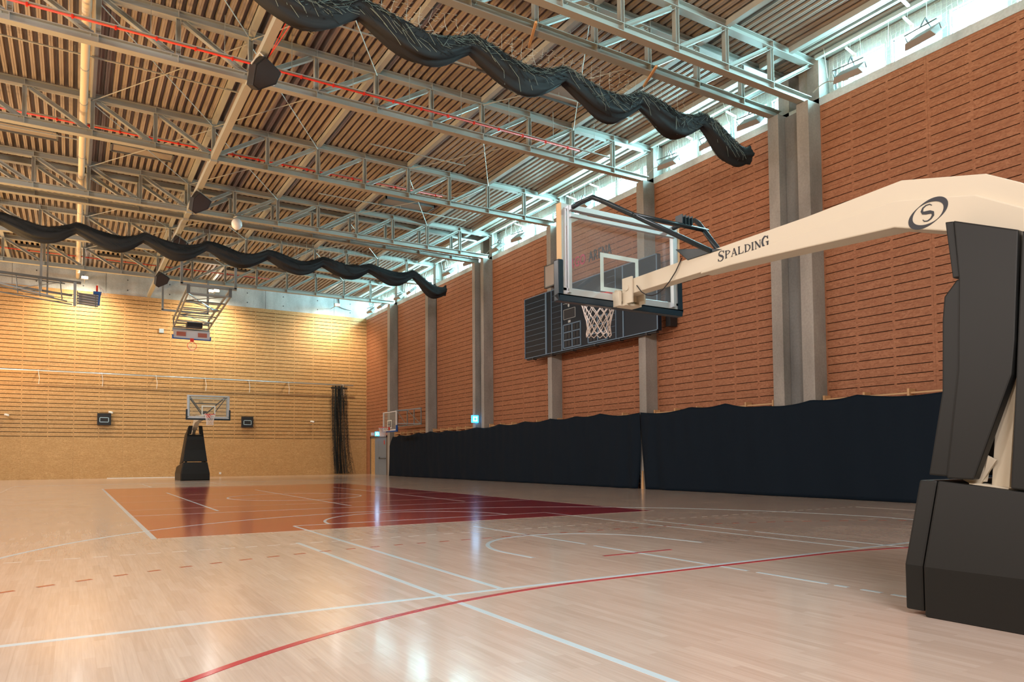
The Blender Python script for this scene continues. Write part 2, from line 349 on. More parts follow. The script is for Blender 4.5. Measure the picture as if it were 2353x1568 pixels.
# right wall: dark backing behind the sheets, then sheets bay by bay
wr = MB(); wr.box(XW + 0.045, XW + 0.5, YB - 0.3, YF + 0.4, -0.1, 10.25)
WR = struct('wall_right', wr, DARK)
ROWS = 6; Z0 = 0.3805 - PITCH / 2
for bi, (a, b) in enumerate(GAPS):
    if bi == 0: a = 1.0
    half = (b - a) / 2; cache = {}
    for side in (0, 1):
        w = half
        f = [0.0, 0.32, 0.66, 1.0] if side == 0 else [0.0, 0.34, 0.68, 1.0]
        br = [(0, 0.05)] + [(w * t - 0.03, w * t + 0.03) for t in f[1:-1]] + [(w - 0.055, w)]
        me = slotted_sheet(w, ROWS, PITCH, PITCH / 2, br, 'panel', OSB_R_SHADED, 'y')
        z = Z0 - ROWS * PITCH * 0
        for k in range(8):
            zz = Z0 + k * ROWS * PITCH
            if zz + ROWS * PITCH > 10.26: break
            if bi == len(GAPS) - 1 and zz < 2.2: continue
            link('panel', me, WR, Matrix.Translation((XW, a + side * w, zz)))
        top = Z0 + k * ROWS * PITCH
        rr = int((10.25 - top) / PITCH)
        m2 = slotted_sheet(w, rr, PITCH, PITCH / 2, br, 'panel', OSB_R_SHADED, 'y')
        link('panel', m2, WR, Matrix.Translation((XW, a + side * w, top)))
        t2 = top + rr * PITCH
        link('panel', MB().box(0, 0.02, 0.0015, w - 0.0015, 0.002, 10.25 - t2).mesh('panel', OSB_R_SHADED), WR, Matrix.Translation((XW, a + side * w, t2)))
    if bi < len(GAPS) - 1: link('panel', MB().box(0, 0.02, 0, b - a, 0, Z0).mesh('panel', OSB_R_SHADED), WR, Matrix.Translation((XW, a, 0)))
# last bay around the door
a, b = GAPS[-1]
for (y0, y1) in ((a, 40.30), (43.1, b)):
    link('panel', MB().box(XW, XW + 0.02, y0, y1, 0, Z0 + 6 * PITCH).mesh('panel', OSB_R_SHADED), WR); link('panel', MB().box(XW, XW + 0.02, y0, y1, Z0 + 6 * PITCH + 0.003, Z0 + 12 * PITCH).mesh('panel', OSB_R_SHADED), WR)
link('panel', MB().box(XW, XW + 0.02, 40.3, 43.1, 2.45, Z0 + 12 * PITCH).mesh('panel', OSB_R_SHADED), WR)
# clerestory: concrete beam, sloping sill, wall with openings
cb = MB()
cb.prism([(XW - 0.02, 10.25), (XW - 0.02, 10.46), (17.38, 10.66), (17.38, 10.25)], YB - 0.3, YF + 0.4, 'y')
cb.box(17.38, 17.6, YB - 0.3, YF + 0.4, 10.25, 10.68); cb.box(17.38, 17.6, YB - 0.3, YF + 0.4, 11.28, 11.95)
WIN = []
for bi, (a, b) in enumerate(GAPS):
    y = b - 0.15; WIN.append((y - 0.08, y)); y -= 0.20
    while y > a + 0.15:
        y0 = max(y - 1.14, a + 0.05)
        WIN.append((y0, y)); y = y0 - 0.17
WIN.sort()
prev = YB - 0.3
for (y0, y1) in WIN:
    cb.box(17.38, 17.6, prev, y0, 10.68, 11.28); prev = y1
cb.box(17.38, 17.6, prev, YF + 0.4, 10.68, 11.28)
struct('trim_1', cb, CONC_L)
wi = 0
for (y0, y1) in WIN:
    if y1 < 5: continue
    wi += 1; r = sroot('window_%d' % wi, (17.5, (y0 + y1) / 2, 10.98))
    h = (y1 - y0) / 2; f = MB(); t = 0.02
    f.box(-0.03, 0.03, -h, h, -0.3, -0.3 + t); f.box(-0.03, 0.03, -h, h, 0.3 - t, 0.3); f.box(-0.03, 0.03, -h, -h + t, -0.3, 0.3); f.box(-0.03, 0.03, h - t, h, -0.3, 0.3)
    f.build('window_frame', ALU, r); MB().box(-0.004, 0.004, -h + t, h - t, -0.3 + t, 0.3 - t).build('pane', PANE, r)
# far wall
wf = MB(); wf.box(XL - 0.3, 17.6, YF + 0.045, YF + 0.5, -0.1, 11.9)
WF = struct('wall_far', wf, DARK)
FP = 0.2222; nsh = 11; fw = (XW - XL) / nsh
brf = [(0, 0.025), (fw * 0.5 - 0.02, fw * 0.5 + 0.02), (fw - 0.025, fw)]
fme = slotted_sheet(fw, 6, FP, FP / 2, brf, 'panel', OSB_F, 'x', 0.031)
zf0 = 2.303 - FP / 2
low1 = MB().box(0.0015, fw - 0.0015, 0, 0.02, 0, 1.1).mesh('panel', OSB_F); low2 = MB().box(0.0015, fw - 0.0015, 0, 0.02, 1.1015, zf0).mesh('panel', OSB_F)
topm = MB().box(0.0015, fw - 0.0015, 0, 0.02, 0, 10.33 - (zf0 + 36 * FP)).mesh('panel', OSB_F) if zf0 + 36 * FP < 10.33 else None
for i in range(nsh):
    x = XL + i * fw
    link('panel', low1, WF, Matrix.Translation((x, YF, 0))); link('panel', low2, WF, Matrix.Translation((x, YF, 0)))
    for k in range(6): link('panel', fme, WF, Matrix.Translation((x, YF, zf0 + k * 6 * FP)))
    if topm: link('panel', topm, WF, Matrix.Translation((x, YF, zf0 + 36 * FP)))
cf = MB().box(XL, 17.4, YF + 0.02, YF + 0.05, 10.30, 11.9)
cfo = struct('trim_2', cf, CONC_L)
hm = MB()
for i in range(12):
    for z in (10.62, 11.2): hm.prism([(XL + 1.2 + i * 2.2 + 0.035 * math.cos(t * math.pi / 4), z + 0.035 * math.sin(t * math.pi / 4)) for t in range(8)], YF + 0.005, YF + 0.02, 'y')
hm.build('tie_hole', DGREY, cfo)
jm = MB()
for i in range(7): jm.box(XL + 2.3 + i * 4.4, XL + 2.312 + i * 4.4, YF + 0.015, YF + 0.02, 10.33, 11.6)
jm.build('joint', DGREY, cfo)
# left and rear walls (outside the picture)
struct('wall_left', MB().box(XL - 0.3, XL, YB, YF, -0.1, 11.9), OSB_F)
struct('wall_rear', MB().box(XL - 0.3, 17.6, YB - 0.3, YB, -0.1, 11.9), OSB_F)

# ------------------------------------------------------------------ roof deck
dm = MB(); px = 0.22; x = XL - 0.1; prof = []
while x < 17.6:
    prof += [(x, ZD), (x + 0.045, ZD), (x + 0.052, ZD + 0.012), (x + 0.062, ZD), (x + 0.098, ZD), (x + 0.110, ZD + 0.20), (x + 0.140, ZD + 0.20), (x + 0.148, ZD + 0.185), (x + 0.168, ZD + 0.185), (x + 0.176, ZD + 0.20), (x + 0.208, ZD + 0.20)]
    x += px
pts = prof + [(x, ZD)]
ys = [YB - 0.3, YF + 0.3]
n = len(pts)
dm.v += [(p[0], yy, p[1]) for yy in ys for p in pts]; dm.f += [(i, i + 1, n + i + 1, n + i) for i in range(n - 1)]
CE = struct('ceiling', dm, DECK)
struct('ceiling', MB().box(XL - 0.3, 17.9, YB - 0.5, YF + 0.6, ZD + 0.21, ZD + 0.3), DARK)

# ------------------------------------------------------------------ pillars
order = ['pillar beside the grey door in the far corner', 'second pillar from the far corner, above the small side basket', 'farther shaft of the double pillar with the exit sign', 'nearer shaft of the double pillar with the exit sign',
         'pillar behind the left half of the dark scoreboard', 'pillar behind the right edge of the dark scoreboard', 'farther shaft of the double pillar above the cream arm', 'nearer shaft of the double pillar above the cream arm']
PY = [(38.63, 39.16), (33.46, 33.94), (28.51, 28.76), (27.70, 27.95), (22.45, 22.72), (17.22, 17.55), (12.07, 12.40), (11.18, 11.52)]
for (y0, y1), lab in zip(PY, order):
    w = 0.16 if y1 - y0 > 0.4 else 0
    mb = MB().box(16.45, XW + 0.02, y0 + w / 2, y1 - w / 2, 0, 10.3)
    mb.box(XW - 0.02, 17.39, y0 + w / 2, y1 - w / 2, 10.3, 11.58)
    tag(mb.build('concrete_pillar', CONC, None, bevel=0.008), 'grey concrete ' + lab, 'pillar', 'pillars along the right wall')
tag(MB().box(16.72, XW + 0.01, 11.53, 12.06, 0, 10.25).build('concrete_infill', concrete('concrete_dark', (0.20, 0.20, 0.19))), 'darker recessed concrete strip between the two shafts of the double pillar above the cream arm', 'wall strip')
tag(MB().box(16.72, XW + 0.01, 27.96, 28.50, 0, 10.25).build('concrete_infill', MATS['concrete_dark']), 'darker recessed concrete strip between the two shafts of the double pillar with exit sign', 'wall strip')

# ------------------------------------------------------------------ trusses
def ibeam(mb, L, h, w, t=0.018, tw=0.012, z0=0.0, plates=()):
    mb.box(0, L, -w / 2, w / 2, z0, z0 + t); mb.box(0, L, -w / 2, w / 2, z0 + h - t, z0 + h); mb.box(0, L, -tw / 2, tw / 2, z0 + t, z0 + h - t)
    for x in plates: mb.box(x - 0.008, x + 0.008, -w / 2, w / 2, z0 + t, z0 + h - t)
    return mb
HALF = XW - XC
nodes = [i * PAN for i in range(1, 8)]
bc = ibeam(MB(), HALF - 0.16, 0.20, 0.20, plates=nodes).mesh('bottom_chord', STEEL)
tc = ibeam(MB(), HALF - 0.02, 0.19, 0.20, plates=nodes).mesh('top_chord', STEEL)
post = MB(); post.box(-0.055, -0.043, -0.06, 0.06, 10.52, 11.40); post.box(0.043, 0.055, -0.06, 0.06, 10.52, 11.40); post.box(-0.043, 0.043, -0.006, 0.006, 10.52, 11.40)
post = post.mesh('post', STEEL)
dl = math.hypot(PAN - 0.22, 0.86); dg = ibeam(MB(), dl, 0.11, 0.12, 0.012, 0.01, -0.055).mesh('diagonal', STEEL)
tl = ['nearest, directly above the pale arm, farther ones behind', 'second nearest, just behind the nearest one and above the draped net', 'third from the camera, with a long red pipe along it',
      'fourth from the camera, ending at the pillar behind the scoreboard', 'fifth from the camera, near side of the distant close pair', 'sixth from the camera, far side of the distant close pair',
      'seventh from the camera, just beyond the far draped net', 'farthest, close to the pale concrete band of the far wall']
for ti, (y, lab) in enumerate(zip(TY, tl)):
    t = thing('roof_truss', 'steel roof truss ' + lab, 'truss', (XC, y, 0), 0, 'roof trusses')
    for sx in (1, -1):
        M = Matrix.Scale(sx, 4, (1, 0, 0)) if sx == -1 else Matrix()
        link('bottom_chord', bc, t, Matrix.Translation((0, 0, 10.32)) @ M); link('top_chord', tc, t, Matrix.Translation((0, 0, 11.40)) @ M)
        for i in range(0, 9):
            if i == 0 and sx == -1: continue
            if i < 8: link('post', post, t, Matrix.Translation((sx * i * PAN, 0, 0)))
        for i in range(8):
            ang = math.atan2(0.86, PAN - 0.22)
            link('diagonal', dg, t, M @ Matrix.Translation((i * PAN + 0.11, 0, 10.53)) @ Matrix.Rotation(-ang, 4, 'Y'))
    MB().box(-0.10, 0.10, -0.11, 0.11, 10.27, 10.32).build('node_plate', STEEL, t)
# purlins between the trusses
segs = list(zip([YB] + TY, TY + [YF]))
pn = ['over the left edge of the picture', 'left of the middle', 'above the line of loudspeakers', 'just right of the middle', 'right of the middle', 'near the right wall', 'closest to the right wall']
for px_, nm in zip((0.36 - 3.32, 0.36, 3.68, 6.99, 10.30, 13.61, 15.95), pn):
    t = thing('roof_beam', 'long upper steel beam running down the hall %s' % nm, 'beam', (px_, 0, 0), 0, 'upper roof beams')
    for (a, b) in segs:
        if b - a < 0.3: continue
        MB().box(-0.07, 0.07, a + 0.11, b - 0.11, 11.43, 11.58).build('beam_segment', STEEL, t)
t = thing('roof_beam', 'low steel beam at truss foot level carrying the black loudspeakers', 'beam', (XC, 0, 0))
for (a, b) in segs: MB().box(-0.09, 0.09, a + 0.11, b - 0.11, 10.32, 10.50).build('beam_segment', STEEL, t)
# cross bracing rods
for k, (y0, y1) in enumerate([(TY[1], TY[2]), (TY[2], TY[3]), (TY[3], TY[4]), (TY[5], TY[6]), (TY[6], TY[7])]):
    t = thing('cross_bracing', 'thin crossed steel rods under the roof in the %s truss bay from the camera' % ['first', 'second', 'third', 'fourth', 'fifth'][k], 'bracing', (XC, y0, 11.4), 0, 'cross bracing rods')
    for x0 in (-3.32, 0.0, 6.62):
        for (xa, xb) in ((x0, x0 + 3.3), (x0 + 3.3, x0)):
            MB().tube([(XC + xa, y0 + 0.1, 11.36), (XC + xb, y1 - 0.1, 11.36)], 0.014, 5).build('rod', STEEL, t)
    rel(t)

# ceiling hatches, framed trays under the deck
HP = [(7.7, 9.8, 15.2, 16.0, 'nearest, half hidden by the near draped net'), (11.0, 13.0, 15.5, 16.3, 'near the right wall above the near draped net'), (10.8, 13.0, 25.8, 26.6, 'above the middle of the right half, beyond the fourth truss'),
      (0.95, 2.9, 25.6, 26.3, 'in the middle of the hall left of the loudspeakers'), (-2.6, -0.55, 25.6, 26.3, 'at the left edge of the picture'), (-2.6, -0.5, 40.2, 41.4, 'far left, close to the far wall'),
      (1.0, 2.9, 40.2, 41.4, 'close to the far wall, left of the last loudspeaker'), (7.2, 9.0, 40.0, 41.2, 'close to the far wall above the folded basket'), (12.2, 14.0, 36.0, 37.0, 'far right, beyond the far draped net')]
for (x0, x1, y0, y1, lab) in HP:
    t = thing('roof_hatch', 'flat grey framed roof hatch ' + lab, 'hatch', ((x0 + x1) / 2, (y0 + y1) / 2, 11.5), 0, 'roof hatches')
    a, b = (x1 - x0) / 2, (y1 - y0) / 2; f = MB()
    f.box(-a, a, -b, -b + 0.05, -0.02, 0.1); f.box(-a, a, b - 0.05, b, -0.02, 0.1); f.box(-a, -a + 0.05, -b, b, -0.02, 0.1); f.box(a - 0.05, a, -b, b, -0.02, 0.1)
    f.build('hatch_frame', STEEL_D, t); MB().box(-a + 0.05, a - 0.05, -b + 0.05, b - 0.05, 0.03, 0.05).build('hatch_panel', HATCH, t)

# pale duct and thin conduits
t = thing('ceiling_duct', 'pale fabric duct running down the hall beneath the roof on the left', 'duct', (0.13, 0, 11.05))
MB().tube([(0, y, 0) for y in (8.0, 20, 30, YF)], 0.10, 12).build('duct', mat('duct', (0.66, 0.56, 0.40), 0.6), t, smooth=True)
rb = MB()
for y in range(10, 43, 2): rb.tube([(0, y, 0), (0, y + 0.05, 0)], 0.108, 12)
rb.build('duct_ring', STEEL, t)
def conduit(y, x0, x1, z, lab, hang=True):
    t = thing('ceiling_conduit', lab, 'conduit', ((x0 + x1) / 2, y, z), 0, 'thin ceiling conduits')
    L = (x1 - x0) / 2; MB().box(-L, L, -0.02, 0.02, -0.015, 0.015).build('rail', STEEL, t)
    hm = MB(); x = -L + 0.3
    while x < L: hm.box(x - 0.006, x + 0.006, -0.006, 0.006, 0.015, ZD - z); x += 1.6
    hm.build('hanger', STEEL, t)
conduit(20.1, -2.0, 4.1, 11.40, 'thin conduit crossing left of the loudspeakers between third and fourth trusses')
conduit(15.8, 3.9, 9.2, 11.42, 'thin conduit just below the first swag of the near draped net')
conduit(15.9, 10.1, 14.8, 11.42, 'thin conduit below the near draped net close to the right wall')
conduit(21.4, 8.4, 12.0, 11.42, 'thin conduit in the middle right between third and fourth trusses')
conduit(26.4, 8.2, 14.8, 11.40, 'long thin conduit beyond the fourth truss on the right')
conduit(25.5, -2.6, 0.1, 11.35, 'short thin conduit at the left edge beyond the fourth truss')
def redpipe(y, x0, x1, z, lab, tray=True):
    t = thing('red_pipe', lab, 'pipe', ((x0 + x1) / 2, y, z), 0, 'red ceiling pipes')
    L = (x1 - x0) / 2; MB().tube([(-L, 0, -0.03), (L, 0, -0.03)], 0.022, 8).build('pipe', RED, t, smooth=True)
    if tray: MB().box(-L - 0.2, L + 1.2, -0.03, 0.03, 0.01, 0.03).build('tray', STEEL, t)
    hm = MB(); x = -L + 0.4; cme = MB().box(-0.02, 0.02, -0.03, 0.03, -0.065, 0.01).mesh('clip', RED)
    while x < L + 0.9: hm.box(x - 0.006, x + 0.006, -0.006, 0.006, 0.03, ZD - z); x += 1.6
    x = -L + 0.4
    while x < L: link('clip', cme, t, Matrix.Translation((x, 0, 0))); x += 0.83
    hm.build('hanger', STEEL, t)
redpipe(17.0, -2.2, 13.6, 10.62, 'bright red pipe on a steel tray along the third truss, nearest and brightest')
redpipe(23.6, -2.6, 12.2, 11.1, 'thin red pipe between the fourth and fifth trusses')
redpipe(13.3, 5.2, 12.0, 11.15, 'red pipe behind the near draped net')
redpipe(39.3, -4.0, 9.5, 11.1, 'faint red pipe near the farthest truss')
redpipe(30.2, -2.6, 13.0, 10.9, 'red pipe above the far draped net')

# ------------------------------------------------------------------ draped divider curtains
def divider(name_lab, y, ties, zt, sag, rad, seed, fabric_share, end_z, ncord=2600):
    rnd = random.Random(seed); t = thing('divider_curtain', name_lab, 'curtain', (ties[0], y, zt))
    C = []
    for i in range(len(ties) - 1):
        a, b = ties[i], ties[i + 1]; n = 14; s = sag * rnd.uniform(0.8, 1.15)
        last = (i == len(ties) - 2)
        for j in range(n):
            u = j / n; z = -s * math.sin(math.pi * u ** 1.25) * 1.0
            if last: z += end_z * u ** 1.3
            C.append((a + (b - a) * u, z, 0.55 + 0.45 * math.sin(math.pi * min(1, max(0, u * 0.95 + 0.05)))))
    C.append((ties[-1], end_z, 0.75))
    ph = [rnd.uniform(0, 6.28) for _ in range(6)]; NV = 28
    def P(i, j):
        x, z, r = C[i]; a = 2 * math.pi * j / NV
        rr = rad * r * (1 + 0.16 * math.sin(5 * a + ph[0] + 0.25 * i) + 0.10 * math.sin(9 * a + ph[1] - 0.3 * i) + 0.05 * math.sin(14 * a + ph[2] + i * 0.5))
        return (x - ties[0], rr * math.cos(a) * 0.7, z - rad * 0.55 + rr * math.sin(a))
    MB().grid(P, len(C), NV, True).build('drape', DRAPE, t, smooth=True)
    nm = MB(); nb = MB(); N = len(C)
    for k in range(ncord):       # loose cords lying over the bundle
        i = rnd.randint(0, N - 6); j0 = rnd.uniform(-0.05, 0.55) * NV if rnd.random() > fabric_share else rnd.uniform(0.1, 0.45) * NV
        dj = rnd.choice((-1, 1)) * rnd.uniform(0.8, 2.6); pts = []
        for q in range(3):
            p = Vector(P(min(N - 1, i + q), int(j0 + dj * q) % NV)); c = C[min(N - 1, i + q)]
            o = Vector((0, p.y, p.z - (c[1] - rad * 0.55))); p = p + o.normalized() * rnd.uniform(0.0, 0.04) + Vector((rnd.uniform(-.07, .07), 0, 0)); pts.append(p)
        (nm if (k % 2 or ncord < 1000) else nb).tube(pts, 0.0045, 3, cap=False)
    tag(nm.build('netting', NETB, t), kind='stuff'); tag(nb.build('netting', mat('teal_cord', (0.20, 0.27, 0.25), 0.7), t), kind='stuff')
    hk = MB(); x = 0.4
    while x < ties[-1] - ties[0] - 0.5:
        i = min(N - 1, int(x / (ties[-1] - ties[0]) * (N - 1))); z = C[i][1] + rad * 0.3
        hk.tube([(x, -0.05, 10.34 - zt), (x + rnd.uniform(-.1, .1), 0, (10.34 - zt + z) / 2), (x + rnd.uniform(-.1, .1), 0, z)], 0.004, 3, cap=False); x += 0.28
    tag(hk.build('hanging_cord', NETG, t), kind='stuff')
    return t
D1 = divider('black draped divider curtain with netting hanging in swags across the top of the picture', 12.75, [-0.2, 2.3, 4.75, 7.25, 9.75, 12.1, 14.25, 16.1], 10.06, 0.42, 0.31, 3, 0.4, -0.55)
D2 = divider('black draped divider curtain hanging in swags across the far half of the hall', 29.3, [-4.7, -2.35, 0.0, 2.25, 4.55, 6.95, 9.3, 11.4, 13.6, 15.3], 9.72, 0.36, 0.30, 5, 0.4, -0.55, 700)
# sparse netting between near curtain and truss
nt = MB(); rnd = random.Random(9)
for k in range(260):
    x = rnd.uniform(5.2, 12.0); z = rnd.uniform(9.95, 10.55); nt.tube([(x, 12.9, z), (x + 0.05, 12.88, z - 0.02), (x + 0.1, 12.9, z + rnd.uniform(0, .03))], 0.004, 3, cap=False)
tag(nt.build('loose_netting', NETG), 'sparse pale netting strands between near draped curtain and second truss', 'netting', None, 'stuff')
for x in (8.45, 11.9):
    tag(MB().bar((x - 0.05, 11.9, 10.27), (x + 0.35, 12.75, 10.29), 0.05, 0.05).build('wooden_batten', WOOD), 'short wooden batten under the second truss, %s of two' % ('left' if x < 10 else 'right'), 'batten')

# ------------------------------------------------------------------ loudspeakers on the low beam
def speaker(y, lab):
    t = thing('loudspeaker', lab, 'loudspeaker', (XC, y, 9.90), 0, 'loudspeakers under the middle beam')
    t.rotation_euler = (R(28), R(24), R(20))
    b = MB().prism([(-0.24, 0.30), (0.24, 0.30), (0.30, 0.02), (0.06, -0.38), (-0.10, -0.38), (-0.30, 0.02)], -0.22, 0.22, 'y'); b.build('cabinet', BLACK, t, bevel=0.02)
    MB().prism([(-0.21, 0.27), (0.21, 0.27), (0.26, 0.02), (0.04, -0.34), (-0.08, -0.34), (-0.26, 0.02)], -0.235, -0.22, 'y').build('grille', mat('grille', (0.03, 0.02, 0.018), 0.6), t)
    br = MB(); br.tube([(-0.32, 0, 0.0), (-0.32, 0, 0.32), (0.32, 0, 0.32), (0.32, 0, 0.0)], 0.02, 6); br.build('bracket', WHITE if y < 20 else STEEL, t)
for y, lab in ((16.1, 'black loudspeaker nearest the camera, upper left'), (25.4, 'second black loudspeaker from the camera under the middle beam'), (30.9, 'third black loudspeaker, just above the far draped curtain'), (37.3, 'black loudspeaker farthest away, beside the far wall band')):
    speaker(y, lab)
t = thing('signal_lamp', 'small round orange red lamp on a red cable above the nearest loudspeaker', 'lamp', (3.86, 14.2, 10.25))
b = MB(); b.grid(lambda i, j: (0.06 * math.sin(math.pi * i / 8) * math.cos(2 * math.pi * j / 12), 0.06 * math.sin(math.pi * i / 8) * math.sin(2 * math.pi * j / 12), 0.09 * math.cos(math.pi * i / 8)), 9, 12, True)
b.build('lamp_body', mat('orange', (0.9, 0.08, 0.01), 0.4), t, smooth=True); MB().tube([(0, 0, 0.09), (-0.03, -0.6, 0.1), (-0.06, 1.8, 0.05), (0, 0.02, -0.08)], 0.008, 5).build('cable', RED, t)
t = thing('dome_lamp', 'round white dome lamp hanging below the fourth truss in mid hall', 'lamp', (5.30, 27.2, 9.95))
b = MB(); b.grid(lambda i, j: (0.20 * math.sin(math.pi * i / 10) * math.cos(2 * math.pi * j / 16), 0.20 * math.sin(math.pi * i / 10) * math.sin(2 * math.pi * j / 16), 0.22 * math.cos(math.pi * i / 10)), 11, 16, True)
b.build('shade', WHITE, t, smooth=True); MB().tube([(0, 0, 0.2), (0, 0, 0.3), (0, 0.65, 0.45)], 0.03, 8).build('socket', STEEL, t)

# ------------------------------------------------------------------ clerestory gear
def rot_tree(t, rx, ry, rz): t.rotation_euler = (rx, ry, rz)
fl0 = thing('floodlight', '', 'floodlight', (0, 0, 0))
MB().prism([(-0.30, -0.03), (0.30, -0.03), (0.24, 0.09), (-0.24, 0.09)], -0.21, 0.21, 'x').build('housing', mat('flood_housing', (0.30, 0.28, 0.26), 0.5, 0.2), fl0, bevel=0.006)
MB().box(-0.18, 0.18, -0.27, 0.27, -0.04, -0.03).build('front_glass', mat('flood_glass', (0.42, 0.36, 0.31), 0.15), fl0)
b = MB(); b.tube([(0, -0.31, 0), (0, -0.31, 0.2), (0, 0.31, 0.2), (0, 0.31, 0)], 0.014, 6); b.tube([(0, 0, 0.2), (0.25, 0, 0.28), (0.30, 0, 0.05)], 0.016, 6); b.build('bracket', STEEL_D, fl0)
FY = [10.2, 8.45, 16.3, 14.55, 13.15, 20.7, 22.0, 25.1, 26.9, 29.4, 31.6, 36.2, 37.9, 40.6, 42.3]
ordn = ['second nearest', 'nearest', 'fifth nearest', 'fourth nearest', 'third nearest', 'sixth nearest', 'seventh nearest', 'eighth nearest', 'ninth nearest', 'tenth nearest', 'eleventh nearest', 'twelfth nearest', 'thirteenth nearest', 'second last before the far corner', 'last before the far corner']
for i, y in enumerate(FY):
    o = fl0 if i == 0 else dup(fl0)
    o.scale = (1.2, 1.2, 1.2); o.location = (16.74, y, 10.58); o.rotation_euler = (R(0), R(-38), R([8, -6, 12, 0, 10][i % 5]))
    tag(o, 'grey floodlight under the high windows, %s along the right wall' % ordn[i], 'floodlight', 'floodlights under the high windows')
bt0 = thing('batten_light', '', 'lamp')
MB().box(-0.22, 0.22, -0.025, 0.025, -0.02, 0.02).build('batten', WHITE, bt0, bevel=0.006)
MB().box(0.20, 0.26, -0.03, 0.03, -0.09, 0.02).build('end_box', WHITE, bt0); MB().box(-0.004, 0.004, -0.004, 0.004, 0.02, 0.34).build('hanger', STEEL, bt0)
BY = [8.9, 10.3, 15.7, 14.0, 20.3, 21.7, 25.4, 31.3, 36.5]; bn = ['second', 'third', 'fifth', 'fourth', 'sixth', 'seventh', 'eighth', 'ninth', 'tenth']
for i, y in enumerate(BY):
    o = bt0 if i == 0 else dup(bt0)
    o.location = (16.9, y, 11.26); o.rotation_euler = (0, R(4), R(6)); tag(o, 'short white batten light above the high windows, %s from the near end' % bn[i], 'lamp', 'white battens above the windows')
t = thing('batten_light', 'long white batten light at the top right, nearest to the camera', 'lamp', (16.1, 8.6, 11.35)); t.rotation_euler = (0, R(-3), R(10))
MB().box(-0.8, 0.45, -0.03, 0.03, -0.02, 0.025).build('batten', WHITE, t, bevel=0.006)
# protective nets and hanger rods, one set per bay
BAYN = ['in the top right corner of the picture', 'left of the double pillar above the arm', 'above the scoreboard', 'between scoreboard and exit sign pillar', 'just beyond the exit sign double pillar', 'in the second bay from the far corner', 'in the last bay at the far corner']
for bi, (a, b) in enumerate(GAPS[1:]):
    nm = MB(); rnd = random.Random(bi); xx = 17.30; s = 0.115
    ny_ = int((b - a - 0.1) / s); nz_ = 8
    def Q(i, j): return (xx + 0.015 * math.sin(i * 1.3 + j), a + 0.05 + i * s + 0.012 * math.sin(j * 2.1 + i), 10.68 + j * 0.112 + 0.012 * math.cos(i * 1.7 + j))
    for i in range(ny_ + 1): nm.tube([Q(i, j) for j in range(nz_ + 1)], 0.0045, 3, cap=False)
    for j in range(nz_ + 1): nm.tube([Q(i, j) for i in range(ny_ + 1)], 0.0045, 3, cap=False)
    tag(nm.build('window_netting', NETG), 'pale protective netting over the high windows ' + BAYN[bi], 'netting', 'netting over the high windows', 'stuff')
    hk = thing('hanger_rods', 'thin pale hanger rods before windows ' + BAYN[bi], 'hanger', (16.85, (a + b) / 2, 11.4), 0, 'hanger rods at the windows')
    h = (b - a) / 2; cnt_ = 7 if bi < 3 else 11
    for q in range(cnt_):
        yy = -h + 0.3 + (2 * h - 0.6) * q / (cnt_ - 1) + rnd.uniform(-.1, .1)
        MB().tube([(rnd.uniform(-.15, .2), yy, 0.19), (rnd.uniform(-.12, .2), yy, rnd.uniform(-0.75, -0.45))], 0.007, 5).build('rod', NETG, hk)
    MB().tube([(0.05, -h + 0.5 + q * 0.12, -0.25 - 0.3 * math.sin(math.pi * q / 8) + 0.03 * (q % 2)) for q in range(9)], 0.010, 5).build('cable_loop', NETG, hk)
    MB().tube([(-0.3, h - 0.1 - q * 0.12, -0.93 + 0.10 * math.sin(q * 0.6)) for q in range(9)], 0.014, 5).build('cable', STEEL, hk)
    MB().bar((0.0, -h, 0.12), (0.0, h, 0.12), 0.10, 0.10).build('channel', STEEL, hk)

# lamps on the far wall
lab = ['left bright lamp above the far wall, over the folded side basket', 'left of the two bright lamps close together above the far wall', 'right of the two bright lamps close together above the far wall', 'bright lamp above the far wall nearest the right corner']
for p, l_ in zip(FARL, lab):
    t = thing('wall_lamp', l_, 'lamp', p, 0, 'lit lamps above the far wall')
    MB().box(-0.18, 0.18, -0.06, 0.10, -0.02, 0.14).build('housing', STEEL, t); MB().box(-0.13, 0.13, -0.075, -0.055, 0.0, 0.11).build('bulb', LAMP, t); MB().tube([(0, 0.08, 0.05), (0, YF - p[1], 0.05)], 0.02, 6).build('bracket', STEEL, t)

